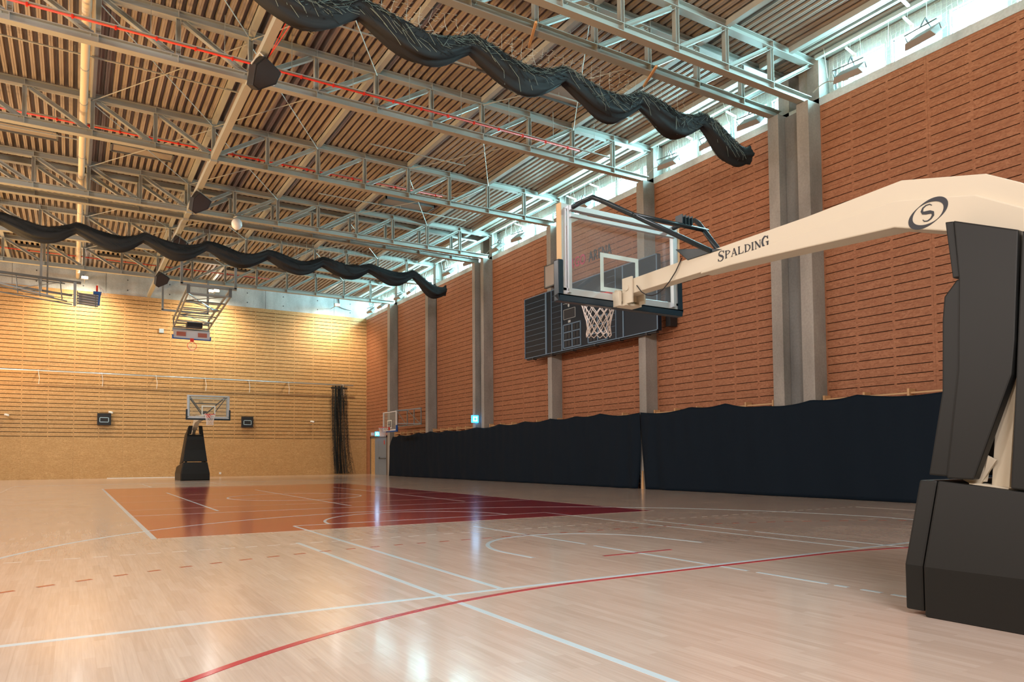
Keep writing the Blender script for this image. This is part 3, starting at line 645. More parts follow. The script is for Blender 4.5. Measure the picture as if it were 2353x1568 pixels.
# ------------------------------------------------------------------ portable basket stands
# local frame: +y towards the court, origin on the floor under the front of the base
def loft(mb, st):      # stations: (y, zt, zb, half)
    n = len(st); base = len(mb.v)
    for (y, zt, zb, h) in st: mb.v += [(-h, y, zb), (h, y, zb), (h, y, zt), (-h, y, zt)]
    for i in range(n - 1):
        a = base + 4 * i; b = a + 4
        mb.f += [(a, a + 1, b + 1, b), (a + 1, a + 2, b + 2, b + 1), (a + 2, a + 3, b + 3, b + 2), (a + 3, a, b, b + 3)]
    mb.f += [(base, base + 3, base + 2, base + 1), (base + 4 * n - 4, base + 4 * n - 3, base + 4 * n - 2, base + 4 * n - 1)]
    return mb
def net_mesh(r0=0.225, r1=0.135, h=0.44, n=12, rows=6, cord=0.0055, seed=1):
    mb = MB(); rnd = random.Random(seed)
    def P(k, row):
        u = row / rows; r = r0 + (r1 - r0) * min(1, u * 1.25) + 0.03 * max(0, u - 0.8) * 3
        a = 2 * math.pi * (k + (0.5 if row % 2 else 0)) / n
        return Vector((r * math.cos(a), r * math.sin(a), -h * u + rnd.uniform(-.008, .008)))
    G = [[P(k, row) for k in range(n)] for row in range(rows + 1)]
    for row in range(rows):
        for k in range(n):
            a = G[row][k]
            for d in ((0, -1) if row % 2 == 0 else (1, 0)):
                b = G[row + 1][(k + d) % n]; mid = (a + b) / 2 + Vector((rnd.uniform(-.004, .004),) * 3)
                mb.tube([a, mid, b], cord, 4, cap=False)
    for k in range(n):
        a = G[rows][k]; b = G[rows][(k + 1) % n]; mb.tube([a, (a + b) / 2 - Vector((0, 0, 0.035)), b], cord, 4, cap=False)
    return mb
def rim_mesh(r=0.225, t=0.010):
    mb = MB(); mb.tube([(r * math.cos(2 * math.pi * i / 32), r * math.sin(2 * math.pi * i / 32), 0) for i in range(32)], t, 8, closed=True)
    mb.prism([(-0.06, -r - 0.13), (0.06, -r - 0.13), (0.09, -r + 0.02), (-0.09, -r + 0.02)], -0.012, 0.008, 'z')
    mb.box(-0.09, 0.09, -r - 0.15, -r - 0.13, -0.14, 0.02)
    return mb
def backboard(parent, yb, zc, hw=0.9, hh=0.53, pad=BPAD, fw_=0.075, frame=ALU, padh=0.42):
    """glass board facing +y, centre height zc"""
    f = MB(); t0, t1 = yb - 0.045, yb + 0.02
    f.box(-hw, hw, t0, t1, zc - hh, zc - hh + fw_ * 1.5); f.box(-hw, hw, t0, t1, zc + hh - fw_ * 0.7, zc + hh); f.box(-hw, -hw + fw_, t0, t1, zc - hh + fw_, zc + hh - fw_ * 0.7); f.box(hw - fw_, hw, t0, t1, zc - hh + fw_, zc + hh - fw_ * 0.7)
    bo = f.build('board_frame', frame, parent, bevel=0.004)
    MB().box(-hw + fw_, hw - fw_, yb + 0.0, yb + 0.012, zc - hh + fw_, zc + hh - fw_ * 0.7).build('board_glass', GLASS, parent)
    s = MB(); zl = zc - hh + 0.15; zh = zl + 0.45; w = 0.295; q = 0.05; ya, yc = yb + 0.012, yb + 0.014
    s.box(-w, w, ya, yc, zl, zl + q); s.box(-w, w, ya, yc, zh - q, zh); s.box(-w, -w + q, ya, yc, zl + q, zh - q); s.box(w - q, w, ya, yc, zl + q, zh - q)
    s.build('target_square', mat('square_white', (0.75, 0.78, 0.70), 0.5), parent)
    if pad is BPAD:
        for sx in (-1, 1): MB().box(min(sx * hw, sx * (hw + 0.015)), max(sx * hw, sx * (hw + 0.015)), t0 - 0.01, t1, zc - hh + padh, zc + hh).build('frame_side', mat('side_strip', (0.62, 0.42, 0.22), 0.5), parent)
    p = MB(); pt = 0.05
    p.box(-hw - pt, hw + pt, yb - 0.06, yb + 0.035, zc - hh - pt, zc - hh + 0.02)
    for sx in (-1, 1): p.box(min(sx * (hw - 0.02), sx * (hw + pt)), max(sx * (hw - 0.02), sx * (hw + pt)), yb - 0.06, yb + 0.035, zc - hh + 0.02, zc - hh + padh)
    p.build('board_padding', pad, parent, bevel=0.012)
def stand(label, loc, rz, detail):
    t = thing('basketball_stand', label, 'basket stand', loc, rz, None)
    HB = 0.68
    # base: weighted box with cover, front pad
    def zloft(rows):       # rows bottom to top: (y_front, z_front, y_back, z_back); half width follows height
        hx = lambda z, k=0: (HB - k) * (1 - 0.165 * max(0, z - 0.33) / 0.57)
        mb = MB(); vs = []; fs = []; k = 0.0 if rows[0][2] < -1 else 0.02
        for yf, zf, yb_, zb_ in rows: vs += [(-hx(zf, k), yf, zf), (hx(zf, k), yf, zf), (hx(zb_, k), yb_, zb_), (-hx(zb_, k), yb_, zb_)]
        n = len(rows)
        for i in range(n - 1):
            for j in range(4): fs.append((4 * i + j, 4 * i + (j + 1) % 4, 4 * i + 4 + (j + 1) % 4, 4 * i + 4 + j))
        fs += [(0, 3, 2, 1), (4 * n - 4, 4 * n - 3, 4 * n - 2, 4 * n - 1)]
        return mb.add(vs, fs)
    zloft([(0, 0, -2.15, 0), (0, 0.33, -2.15, 0.33), (-0.05, 0.90, -2.1, 0.66)]).build('base_cover', VINYL, t, bevel=0.015)
    zloft([(0.13, 0.03, 0.012, 0.03), (0.13, 0.33, 0.012, 0.33), (0.075, 0.90, -0.04, 0.90)]).build('front_pad', VINYL, t, bevel=0.015)
    # mast pads on both sides, narrowing upwards
    def mp(zs, w0=0.55, w1=0.30): return w0 - (w0 - w1) * (zs - 0.9) / 1.74
    poly = [(-0.08, 2.69), (-0.47, 2.51), (-0.47, 1.79), (-0.46, 1.57), (-0.27, 0.91), (-0.11, 0.915), (-0.15, 1.63), (-0.13, 2.27)]
    for sx in (-1, 1):
        mb = MB(); n = len(poly)
        mb.add([(sx * (mp(p[1]) + 0.03), p[0], p[1]) for p in poly] + [(sx * (mp(p[1]) - 0.05), p[0], p[1]) for p in poly],
               [tuple(range(n)), tuple(range(n, 2 * n))[::-1]] + [(i, i + n, (i + 1) % n + n, (i + 1) % n) for i in range(n)])
        mb.build('side_pad', VINYL, t, bevel=0.01)
        rp = [(-0.485, 2.50), (-1.05, 2.25), (-1.2, 0.80), (-0.47, 0.86), (-0.48, 1.6)]; n = len(rp); mb = MB()
        mb.add([(sx * (mp(p[1]) + 0.02), p[0], p[1]) for p in rp] + [(sx * (mp(p[1]) - 0.06), p[0], p[1]) for p in rp],
               [tuple(range(n)), tuple(range(n, 2 * n))[::-1]] + [(i, i + n, (i + 1) % n + n, (i + 1) % n) for i in range(n)])
        mb.build('rear_pad', VINYL, t, bevel=0.01)
    def frontpad(fp, nm):
        mb = MB(); n = len(fp)
        mb.add([((mp(p[1]) + 0.015), p[0], p[1]) for p in fp] + [(-(mp(p[1]) + 0.015), p[0], p[1]) for p in fp],
               [tuple(range(n)), tuple(range(n, 2 * n))[::-1]] + [(i, i + n, (i + 1) % n + n, (i + 1) % n) for i in range(n)])
        mb.build(nm, VINYL, t, bevel=0.012)
    for sx in (-1, 1):
        mb = MB(); fp = [(-0.02, 2.70), (-0.075, 2.69), (-0.125, 2.28), (-0.085, 2.28)]
        mb.add([(sx * (mp(p[1]) + 0.015), p[0], p[1]) for p in fp] + [(sx * (mp(p[1]) - 0.16), p[0], p[1]) for p in fp],
               [(0, 1, 2, 3), (7, 6, 5, 4)] + [(i, i + 4, (i + 1) % 4 + 4, (i + 1) % 4) for i in range(4)])
        mb.build('upper_mast_pad', VINYL, t, bevel=0.008)
    frontpad([(-0.13, 2.265), (-0.11, 2.265), (-0.035, 2.16), (-0.03, 2.0), (-0.05, 1.5), (0.01, 0.935), (-0.11, 0.925), (-0.148, 1.63)], 'lower_mast_pad')
    # inner posts and linkage
    pb = MB(); pb.bar((-0.40, -0.36, 0.84), (-0.25, -0.44, 2.5), 0.10, 0.10); pb.bar((0.40, -0.36, 0.84), (0.25, -0.44, 2.5), 0.10, 0.10); pb.build('mast', CREAM, t, bevel=0.006)
    MB().bar((-0.45, -0.22, 0.878), (-0.45, -0.44, 0.85), 0.16, 0.02).bar((-0.46, -0.20, 0.88), (-0.46, -0.31, 1.06), 0.02, 0.10).bar((-0.46, -0.30, 1.06), (-0.44, -0.26, 0.90), 0.03, 0.04).build('linkage_plate', CREAM, t)
    # arm
    def scl(L, k, h): return [((y + 2.6) * k - 2.6, 1.07 + (zt - 1.07) * k, 1.07 + (zb - 1.07) * k, h) for y, zt, zb in L]
    loft(MB(), scl([(3.37, 3.06, 2.895), (2.15, 3.09, 2.905), (1.13, 3.11, 2.86), (0.34, 3.15, 2.84), (-0.22, 3.0, 2.66), (-0.42, 2.87, 2.5), (-0.9, 2.45, 2.1)], 1.0175, 0.075)).build('arm', CREAM, t, bevel=0.006)
    st = scl([(2.25, 2.905, 2.87), (1.86, 2.92, 2.86), (1.51, 2.945, 2.845), (0.36, 2.985, 2.78), (-0.0, 2.90, 2.65), (-0.19, 2.85, 2.58), (-0.47, 2.67, 2.45)], 1.026, 0.11)
    st[0] = (*st[0][:3], 0.085)
    loft(MB(), st).build('arm_pad', CREAM, t, bevel=0.010)
    # head bracket
    yb = 3.66
    hb = MB(); hb.box(-0.105, -0.08, 3.36, 3.52, 2.82, 3.12); hb.box(0.08, 0.105, 3.36, 3.52, 2.82, 3.12); hb.box(-0.14, 0.14, 3.56, yb - 0.045, 2.84, 3.0); hb.box(-0.10, 0.10, 3.48, 3.56, 2.86, 2.96); hb.box(-0.17, -0.13, 3.50, yb - 0.045, 2.80, 2.97); hb.box(-0.12, 0.12, 3.44, yb - 0.045, 2.80, 2.825)
    hb.build('head_bracket', CREAM, t, bevel=0.004)
    MB().tube([(-0.115, 3.44, 3.0), (0.115, 3.44, 3.0)], 0.035, 10).build('pivot', CREAM, t)
    backboard(t, yb, 3.375)
    rr = MB(); rr.box(-0.80, 0.80, yb - 0.10, yb - 0.055, 3.75, 3.79); rr.box(-0.80, 0.80, yb - 0.10, yb - 0.05, 3.83, 3.885)
    for sx in (-1, 1): rr.box(sx * 0.80 - 0.02, sx * 0.80 + 0.02, yb - 0.08, yb - 0.045, 2.90, 3.88)
    rr.build('rear_rail', ALU, t)
    bt = MB()
    for sx in (-1, 1): bt.tube([(sx * 0.77, yb - 0.06, 3.86), (sx * 0.77, 3.40, 3.87), (sx * 0.77, 3.22, 3.86), (sx * 0.70, 3.10, 3.78), (sx * 0.07, 2.25, 3.12)], 0.027, 8)
    bt.tube([(-0.55, 2.84, 3.59), (0.55, 2.84, 3.59)], 0.025, 8)
    bt.build('brace', BTUBE, t, smooth=True)
    MB().prism([(2.10, 3.10), (2.55, 3.10), (2.72, 3.26), (2.30, 3.16)], -0.08, 0.08).build('brace_mount', BTUBE, t, bevel=0.006)
    cl = MB()
    for q in range(4): cl.box(0.12 + q * 0.05, 0.13 + q * 0.05, 2.80, 2.90, 3.60, 3.70)
    cl.build('cable_clip', BTUBE, t)
    if detail: MB().tube([(-0.085 - 0.02 * math.sin(math.pi * q / 8), 3.30 - q * 0.085, 3.0 - 0.24 * math.sin(math.pi * q / 8) ** 0.8 + 0.018 * q) for q in range(9)], 0.006, 5).build('cable', BLACK, t)
    rm = rim_mesh().build('rim', RIM, t, smooth=True); rm.location = (0, yb + 0.03 + 0.375, 3.03)
    nt_ = net_mesh().build('net', NETW, t); nt_.location = (0, yb + 0.03 + 0.375, 3.02)
    if not detail:
        k = MB(); 
        for sx in (-1, 1): k.tube([(sx * 0.10, yb - 0.07, 2.9), (sx * 0.78, yb - 0.07, 3.84)], 0.02, 6)
        k.build('brace', BTUBE, t)
    return t
NEAR = stand('large near basketball stand with black padded base and long cream arm at right', (5.6, 2.6, 0), 0, True)
FARS = stand('small distant basketball stand standing before the far wall', (5.3, 36.8, 0), math.pi, False)

# lettering on the near arm -----------------------------------------------------
def strokes(mb, L, w, depth=0.002):      # polylines in the xy plane -> thin slab ribbons ; L: list of (pts, widths)
    for pts, ws in L:
        N = len(pts); vs = []
        if not isinstance(ws, (list, tuple)): ws = [ws] * N
        for i, p in enumerate(pts):
            a = Vector(pts[max(0, i - 1)]); b = Vector(pts[min(N - 1, i + 1)]); d = (b - a).normalized(); n = Vector((-d.y, d.x)) * ws[i] / 2; p = Vector(p)
            vs += [(*(p + n), 0), (*(p - n), 0), (*(p + n), depth), (*(p - n), depth)]
        fs = []
        for i in range(N - 1):
            a = 4 * i; b = a + 4; fs += [(a, b, b + 1, a + 1), (a + 2, a + 3, b + 3, b + 2), (a, a + 2, b + 2, b), (a + 1, b + 1, b + 3, a + 3)]
        fs += [(0, 1, 3, 2), (4 * N - 4, 4 * N - 2, 4 * N - 1, 4 * N - 3)]
        mb.add(vs, fs)
def S_curve(x0, h, w):
    P = [(0.92, 0.78), (0.80, 0.93), (0.55, 1.0), (0.30, 0.95), (0.16, 0.80), (0.20, 0.65), (0.42, 0.54), (0.65, 0.45), (0.82, 0.32), (0.78, 0.14), (0.58, 0.02), (0.32, 0.0), (0.12, 0.10), (0.05, 0.25)]
    wd = [0.05, 0.08, 0.09, 0.12, 0.17, 0.22, 0.26, 0.27, 0.22, 0.17, 0.12, 0.09, 0.08, 0.05]
    return ([(x0 + p[0] * w, p[1] * h) for p in P], [q * h * 0.85 for q in wd])
def letter(ch, x, h, w):
    T = 0.20 * h; t = 0.07 * h; L = []
    V = lambda u: L.append(([(x + u * w, 0), (x + u * w, h)], T)); serif = lambda u, y, k=0.34: L.append(([(x + u * w - k * h / 2, y), (x + u * w + k * h / 2, y)], t))
    if ch == 'S': L.append(S_curve(x, h, w)); L.append(([(x + .92 * w, .98 * h), (x + .92 * w, .72 * h)], t)); L.append(([(x + .05 * w, .02 * h), (x + .05 * w, .28 * h)], t))
    if ch == 'P': V(.25); serif(.25, 0); serif(.22, h, .28); L.append(([(x + .25 * w, h * .97), (x + .65 * w, h * .95), (x + .88 * w, h * .74), (x + .65 * w, h * .5), (x + .25 * w, h * .47)], [t, t * 1.3, T, t * 1.3, t]))
    if ch == 'A': L.append(([(x + .12 * w, 0), (x + .52 * w, h)], t * 1.1)); L.append(([(x + .85 * w, 0), (x + .50 * w, h)], T)); serif(.12, 0, .26); serif(.86, 0); L.append(([(x + .25 * w, .33 * h), (x + .72 * w, .33 * h)], t))
    if ch == 'L': V(.25); serif(.25, h); L.append(([(x + .1 * w, t / 2), (x + .9 * w, t / 2)], t * 1.2)); L.append(([(x + .9 * w, 0), (x + .9 * w, .28 * h)], t))
    if ch == 'D': V(.22); serif(.15, 0, .2); serif(.15, h, .2); L.append(([(x + .22 * w, h * .97), (x + .6 * w, h * .93), (x + .88 * w, h * .68), (x + .9 * w, h * .4), (x + .65 * w, h * .08), (x + .22 * w, h * .03)], [t, t * 1.3, T, T, t * 1.3, t]))
    if ch == 'I': V(.5); serif(.5, 0); serif(.5, h)
    if ch == 'N': L.append(([(x + .18 * w, 0), (x + .18 * w, h)], t)); L.append(([(x + .85 * w, 0), (x + .85 * w, h)], t)); L.append(([(x + .15 * w, h), (x + .85 * w, 0)], T)); serif(.18, 0, .24); serif(.85, h, .24); serif(.12, h, .22)
    if ch == 'G': L.append(([(x + .88 * w, .74 * h), (x + .72 * w, .95 * h), (x + .45 * w, h), (x + .18 * w, .78 * h), (x + .10 * w, .5 * h), (x + .2 * w, .2 * h), (x + .48 * w, 0), (x + .75 * w, .05 * h), (x + .85 * w, .2 * h)], [t, t * 1.3, T * .8, T, T, T, T * .8, t * 1.3, t])); L.append(([(x + .85 * w, 0), (x + .85 * w, .44 * h)], T * .8)); serif(.8, .45 * h, .32); L.append(([(x + .88 * w, h), (x + .88 * w, .7 * h)], t))
    return L
word = MB(); xx = 0.0
for i, ch in enumerate('SPALDING'):
    h = 0.098 if i == 0 else (0.098 if i == 7 else 0.072); w = {'I': 0.036}.get(ch, 0.074 if ch not in 'SG' else 0.078)
    base = -0.012 if i in (0,) else (-0.006 if i == 7 else 0)
    L = [([(p[0], p[1] + base + (0.0)) for p in pts], ws) for pts, ws in letter(ch, xx, h, w)]
    strokes(word, L, 0); xx += w + 0.004
wd = word.build('arm_lettering', INK, NEAR)
sxs = 0.575 / xx
# read from the camera side (-x): text runs towards -y (local), up is +z
wd.matrix_local = Matrix(((0, 0, -1, -0.0755), (-sxs * 1.0175, 0, 0, 2.16), (0, 1.0, 0, 3.0), (0, 0, 0, 1)))
lg = MB()
def crescent(r, flip):
    out = []
    N = 28
    for i in range(N + 1):
        a = math.pi * (-0.40 + 1.0 * i / N) + (math.pi if flip else 0)
        out.append(((r * math.cos(a), r * math.sin(a) * 0.66), 0.004 + 0.034 * math.sin(math.pi * i / N) ** 1.5))
    return ([o[0] for o in out], [o[1] for o in out])
strokes(lg, [crescent(0.128, False), crescent(0.128, True)], 0)
p, wv = S_curve(-0.05, 0.115, 0.10); p = [(a + 0.10 * (b - 0.05), b - 0.052) for a, b in p]
strokes(lg, [(p, wv)], 0)
lo = lg.build('arm_logo', INK, NEAR)
c, s = math.cos(R(20)), math.sin(R(20))
lo.matrix_local = Matrix(((0, 0, -1, -0.1105), (-c, s, 0, 0.19), (s, c, 0, 2.86), (0, 0, 0, 1)))

# ------------------------------------------------------------------ scoreboard
t = thing('scoreboard', 'large dark wall scoreboard behind the near backboard across two pillars', 'scoreboard', (16.27, 20.26, 6.36))
SY = 3.80; SZ = 1.245
MB().box(0, 0.16, -SY, SY, -SZ, SZ).build('cabinet', SBM, t, bevel=0.01)
fr = MB(); fr.box(-0.012, 0, -SY, SY, SZ - 0.03, SZ); fr.box(-0.012, 0, -SY, SY, -SZ, -SZ + 0.03); fr.box(-0.012, 0, SY - 0.04, SY, -SZ, SZ); fr.box(-0.012, 0, -SY, -SY + 0.04, -SZ, SZ)
fr.build('edge_frame', SBL, t)
def sy(Y): return Y - 20.26
for Y, w in ((22.55, 0.10), (22.18, 0.03), (21.52, 0.06), (18.45, 0.03), (18.08, 0.05)): MB().box(-0.014, 0, sy(Y) - w / 2, sy(Y) + w / 2, -SZ + 0.03, SZ - 0.03).build('divider', SBL, t)
rl = MB()
for k in range(1, 11):
    z = -SZ + 0.03 + k * (2 * SZ - 0.06) / 11
    rl.box(-0.006, 0, sy(22.62), SY - 0.05, z - 0.006, z + 0.006); rl.box(-0.006, 0, sy(21.56), sy(22.15), z - 0.004, z + 0.004); rl.box(-0.006, 0, sy(18.5), sy(18.9), z - 0.004, z + 0.004)
rl.build('row_line', SBL, t)
for c0 in (21.42, 20.25, 19.95):
    if c0 == 20.25: continue
    w2 = 0.50
    fr = MB(); dg_ = MB()
    for r_ in range(4): z = 5.20 + r_ * 0.295 - 6.36; fr.box(-0.014, 0, sy(c0 - 2 * w2 - 0.06), sy(c0), z - 0.02, z + 0.02)
    for q in range(3): yv = sy(c0 - q * w2 - 0.03 * (q > 0)); fr.box(-0.014, 0, yv - 0.025, yv + 0.025, 5.20 - 6.36, 5.20 + 3 * 0.295 - 6.36)
    fr.build('digit_frame', SBL, t)
    for r_ in range(3):
        for q in range(2):
            y1 = c0 - q * w2 - 0.07; z = 5.25 + r_ * 0.295 - 6.36
            for e in range(2): MB().box(-0.01, 0, sy(y1 - e * 0.2 - 0.16), sy(y1 - e * 0.2), z, z + 0.20).build('digit_cell', SBD, t)
ck = MB(); y0, y1, z0, z1 = sy(20.68), sy(21.40), 6.29 - 6.36, 6.67 - 6.36; q = 0.012
for b_ in ((y0, y1, z0, z0 + q), (y0, y1, z1 - q, z1), (y0, y0 + q, z0, z1), (y1 - q, y1, z0, z1), (sy(20.76), sy(21.42), 6.89 - 6.36, 6.90 - 6.36)): ck.box(-0.016, 0, *b_)
ck.build('clock_outline', mat('pale_line', (0.5, 0.55, 0.55), 0.5), t); MB().box(-0.008, 0, y0 + q, y1 - q, z0 + q, z1 - q).build('clock_window', SBD, t)
ic = MB(); ic.prism([(sy(21.08) + 0.05 * math.cos(a), 0.44 + 0.07 * math.sin(a)) for a in [k * math.pi / 4 for k in range(8)]], -0.012, 0, 'x'); MB().box(-0.012, 0, sy(20.92), sy(21.24), 0.51, 0.525).build('icon_bar', MATS['pale_line'], t); MB().box(-0.012, 0, sy(20.98), sy(21.12), -0.22, -0.13).build('icon', MATS['pale_line'], t); ic.build('icon', MATS['pale_line'], t)
br = MB(); br.box(0.02, 0.14, -SY + 0.1, SY - 0.1, -SZ - 0.06, -SZ - 0.02)
for k in range(6): br.box(0.0, 0.18, -SY + 0.5 + k * 1.3, -SY + 0.6 + k * 1.3, -SZ - 0.08, -SZ)
br.build('bracket', BLACK, t)
t = thing('wall_box', 'small dark cabinet at the near end of the scoreboard', 'box', (16.7, 16.35, 5.9)); MB().box(-0.1, 0.2, -0.1, 0.1, -0.65, 0.7).build('case', BLACK, t)

def text_mesh(s, size, ext=0.004):
    cu = bpy.data.curves.new('t', 'FONT'); cu.body = s; cu.size = size; cu.extrude = ext; cu.offset = size * 0.012; cu.resolution_u = 3
    o = bpy.data.objects.new('t', cu); col.objects.link(o); bpy.context.view_layer.update()
    me = bpy.data.meshes.new_from_object(o.evaluated_get(bpy.context.evaluated_depsgraph_get())); bpy.data.objects.remove(o); bpy.data.curves.remove(cu)
    return me
t = thing('wall_sign', 'red and grey wall lettering above the scoreboard, seen through the glass backboard', 'sign', (16.93, 22.3, 8.42))
for s, y, mm in (('ERGO', -0.22, PINK), ('ARENA', -1.62, DGREY)):
    x = 0
    for ch in s:
        me = text_mesh(ch, 0.56); me.materials.clear(); me.materials.append(mm)
        w = max(v.co.x for v in me.vertices)
        kx = 0.27 / 0.40 if s == 'ARENA' else 0.78
        o = link('letter', me, t, Matrix(((0, 0, -1, -0.0), (-1, 0, 0, y - x), (0, 1, 0, 0.03), (0, 0, 0, 1))) @ Matrix.Scale(kx, 4, (1, 0, 0))); x += (w + 0.03) * kx
t = thing('framed_box', 'small pale framed wall box left of the near backboard', 'box', (16.36, 22.3, 8.25))
MB().box(0.0, 0.1, -0.42, 0.42, -0.42, 0.42).build('case', mat('boxgrey', (0.42, 0.38, 0.34), 0.4), t)
f = MB(); 
for b_ in ((-.45, .45, -.45, -.41), (-.45, .45, .41, .45), (-.45, -.41, -.45, .45), (.41, .45, -.45, .45)): f.box(-0.02, 0.08, *b_)
f.build('frame', STEEL_D, t)

# ------------------------------------------------------------------ wall bars behind the cloth
wb = [(5.9, 11.1, 'first'), (12.6, 17.1, 'second'), (17.7, 22.4, 'third'), (22.9, 27.6, 'fourth'), (29.0, 33.4, 'fifth'), (34.1, 38.5, 'sixth')]
for (a, b, nm) in wb:
    t = thing('wall_bars', 'pale wooden gym wall bars showing above the dark cloth, %s bay from the camera' % nm, 'wall bars', (16.72, (a + b) / 2, 0), 0, 'wall bars')
    n = 5; h = (b - a) / 2
    for k in range(n + 1):
        y = -h + 2 * h * k / n; MB().box(-0.05, 0.20, y - 0.025, y + 0.025, 0.0, 2.60).build('upright', WOOD, t)
    for z in (2.50, 2.34): 
        MB().box(0.0, 0.04, -h, h, z - 0.02, z + 0.02).build('rung', WOOD, t)
    rg = MB()
    for k in range(14): rg.box(0.0, 0.04, -h, h, 0.15 + k * 0.155, 0.18 + k * 0.155)
    rg.build('rung', WOOD, t)

# ------------------------------------------------------------------ dark cloths
def cloth(lab, y0, y1, tops, seed, fold_near=None, fold_far=None):
    rnd = random.Random(seed); n = int(abs(y1 - y0) / 0.11); nv = 26; ph = [rnd.uniform(0, 6.28) for _ in range(8)]
    def top(y):
        for (a, za), (b, zb) in zip(tops, tops[1:]):
            if min(a, b) <= y <= max(a, b):
                u = (y - a) / (b - a); return za + (zb - za) * u - 0.09 * math.sin(math.pi * u) * min(1, abs(b - a) / 2.0)
        return tops[-1][1]
    def P(i, j):
        u = i / (n - 1); v = j / (nv - 1); y = y0 + (y1 - y0) * u; zt = top(y); z = zt * (1 - v) + 0.004
        low = v ** 1.3
        x = 16.33 + 0.035 * math.sin(y * 1.9 + ph[0]) * low + 0.02 * math.sin(y * 5.3 + ph[1] + 2 * v) * low + 0.012 * math.sin(y * 11 + ph[2]) * (1 - v)
        for g, s in ((fold_near, 1), (fold_far, 1)):
            if g is None: continue
            d = abs(y - g); 
            x += 0.07 * math.exp(-d / 0.9) * math.sin(d * (7 + 5 * (1 - v)) + 3 * v) * (0.2 + v)
            y += (0.15 * v ** 3 * (1 if y0 > 17.4 else -1)) * math.exp(-d / 0.5)
        return (x, y, z)
    o = MB().grid(P, n, nv).build('dark_cloth', CLOTH, None, smooth=True)
    md = o.modifiers.new('s', 'SOLIDIFY'); md.thickness = 0.012
    return tag(o, lab, 'cloth')
TA = [(38.45, 1.75), (38.0, 2.30), (37.0, 2.36), (34.5, 2.42), (33.0, 2.44), (31.2, 2.42), (28.2, 2.46), (26.2, 2.52), (24.2, 2.55), (22.4, 2.57), (20.8, 2.58), (19.4, 2.60), (17.42, 2.52)]
cloth('long dark navy cloth hung over the wall bars, far piece ending at the corner door', 38.45, 17.42, TA, 1, fold_near=17.42)
TB = [(17.38, 2.52), (15.2, 2.56), (13.9, 2.58), (12.6, 2.42), (11.2, 2.48), (10.0, 2.52), (7.8, 2.46), (5.2, 2.5)]
cloth('long dark navy cloth hung over the wall bars, near piece behind the padded stand', 17.38, 5.2, TB, 2, fold_far=17.38)

tag(MB().prism([(17.37, 0), (17.47, 0), (17.43, 0.6), (17.41, 0.6)], 16.40, 16.44, 'x').build('wooden_wedge', WOOD), 'small pale wooden wedge peeking out between the two dark cloths', 'wedge')
# ------------------------------------------------------------------ door and signs
d = sroot('door_1', (XW, 41.7, 0))
f = MB(); f.box(-0.02, 0.06, -1.42, -1.30, 0, 2.45); f.box(-0.02, 0.06, 1.28, 1.40, 0, 2.45); f.box(-0.02, 0.06, -1.42, 1.40, 2.33, 2.45); f.build('door_frame', FRAME, d)
MB().box(0.0, 0.05, -1.30, 0.02, 0.005, 2.33).build('door_leaf', DOORM, d); MB().box(0.0, 0.05, 0.03, 0.62, 0.005, 2.33).build('door_leaf', DOORM, d); MB().box(0.0, 0.05, 0.62, 1.28, 0.0, 2.33).build('door_reveal', OSB_F, d)
MB().box(-0.06, 0.0, -1.20, -0.1, 1.02, 1.06).box(-0.06, 0, -0.25, -0.15, 1.0, 1.12).build('door_handle', STEEL_D, d)
MB().box(-0.01, 0.0, -1.0, -0.9, 1.9, 2.15).build('door_sticker', RED, d)
def exit_sign(loc, lab, sz=0.26, rz=0):
    t = thing('exit_sign', lab, 'exit sign', loc, rz); MB().box(-sz / 2, sz / 2, -0.04, 0.04, -sz / 2, sz / 2).build('sign_box', SIGN, t)
    f = MB(); a = sz * 0.30; f.box(-a, a, -0.046, -0.04, -a, -a + 0.03); f.box(-a, a, -0.046, -0.04, a - 0.03, a); f.box(-a, -a + 0.03, -0.046, -0.04, -a, a); f.box(a - 0.03, a, -0.046, -0.04, -a, a); f.build('pictogram', SIGNW, t)
    MB().box(-0.05, 0.16, -0.03, 0.03, sz / 2, sz / 2 + 0.06).build('mount', STEEL, t)
exit_sign((16.40, 28.47, 2.86), 'glowing blue exit sign on the double pillar above the cloth', 0.34)
exit_sign((16.80, 41.6, 2.58), 'glowing blue exit sign above the grey corner door', 0.26)
t = thing('emergency_lamp', 'small pale box lamp left of the exit sign above the corner door', 'lamp', (16.88, 42.5, 2.60)); MB().box(-0.12, 0.12, -0.05, 0.05, -0.10, 0.10).build('case', WHITE, t)

# ------------------------------------------------------------------ far wall fittings
t = thing('curtain_rail', 'long horizontal steel rail on the far wall with hanging cords', 'rail', (XC, YF - 0.32, 5.78))
MB().tube([(XL - XC + 0.3, 0, 0), (15.9 - XC, 0, 0)], 0.035, 8).build('rail', mat('rail', (0.55, 0.62, 0.66), 0.35, 0.5), t, smooth=True)
for x in (-1.62, 1.36, 4.10, 6.75, 9.25, 11.65, 15.2, -4.6, -7.4):
    MB().box(x - XC - 0.03, x - XC + 0.03, 0.0, 0.32, -0.03, 0.05).build('bracket', ALU, t); MB().tube([(x - XC, -0.03, 0), (x - XC + 0.06, -0.05, -0.4), (x - XC + 0.03, -0.04, -0.72)], 0.012, 5).build('cord', WHITE, t)
t = thing('hanging_net', 'tall gathered black net hanging from the rail near the right corner', 'net', (14.95, YF - 0.35, 5.72))
rnd = random.Random(4); g = MB()
for k in range(34):
    u = k / 33; x0 = -0.52 + 1.0 * u; x1 = -0.28 + 1.30 * u ** 1.6; y = rnd.uniform(-.12, .12)
    g.tube([(x0 + (x1 - x0) * v ** 2.2 + 0.03 * math.sin(6 * v + k), y * (0.4 + v), -5.66 * v) for v in [q / 12 for q in range(13)]], 0.008 + 0.030 * (0.1 < u < 0.75) * rnd.random(), 4)
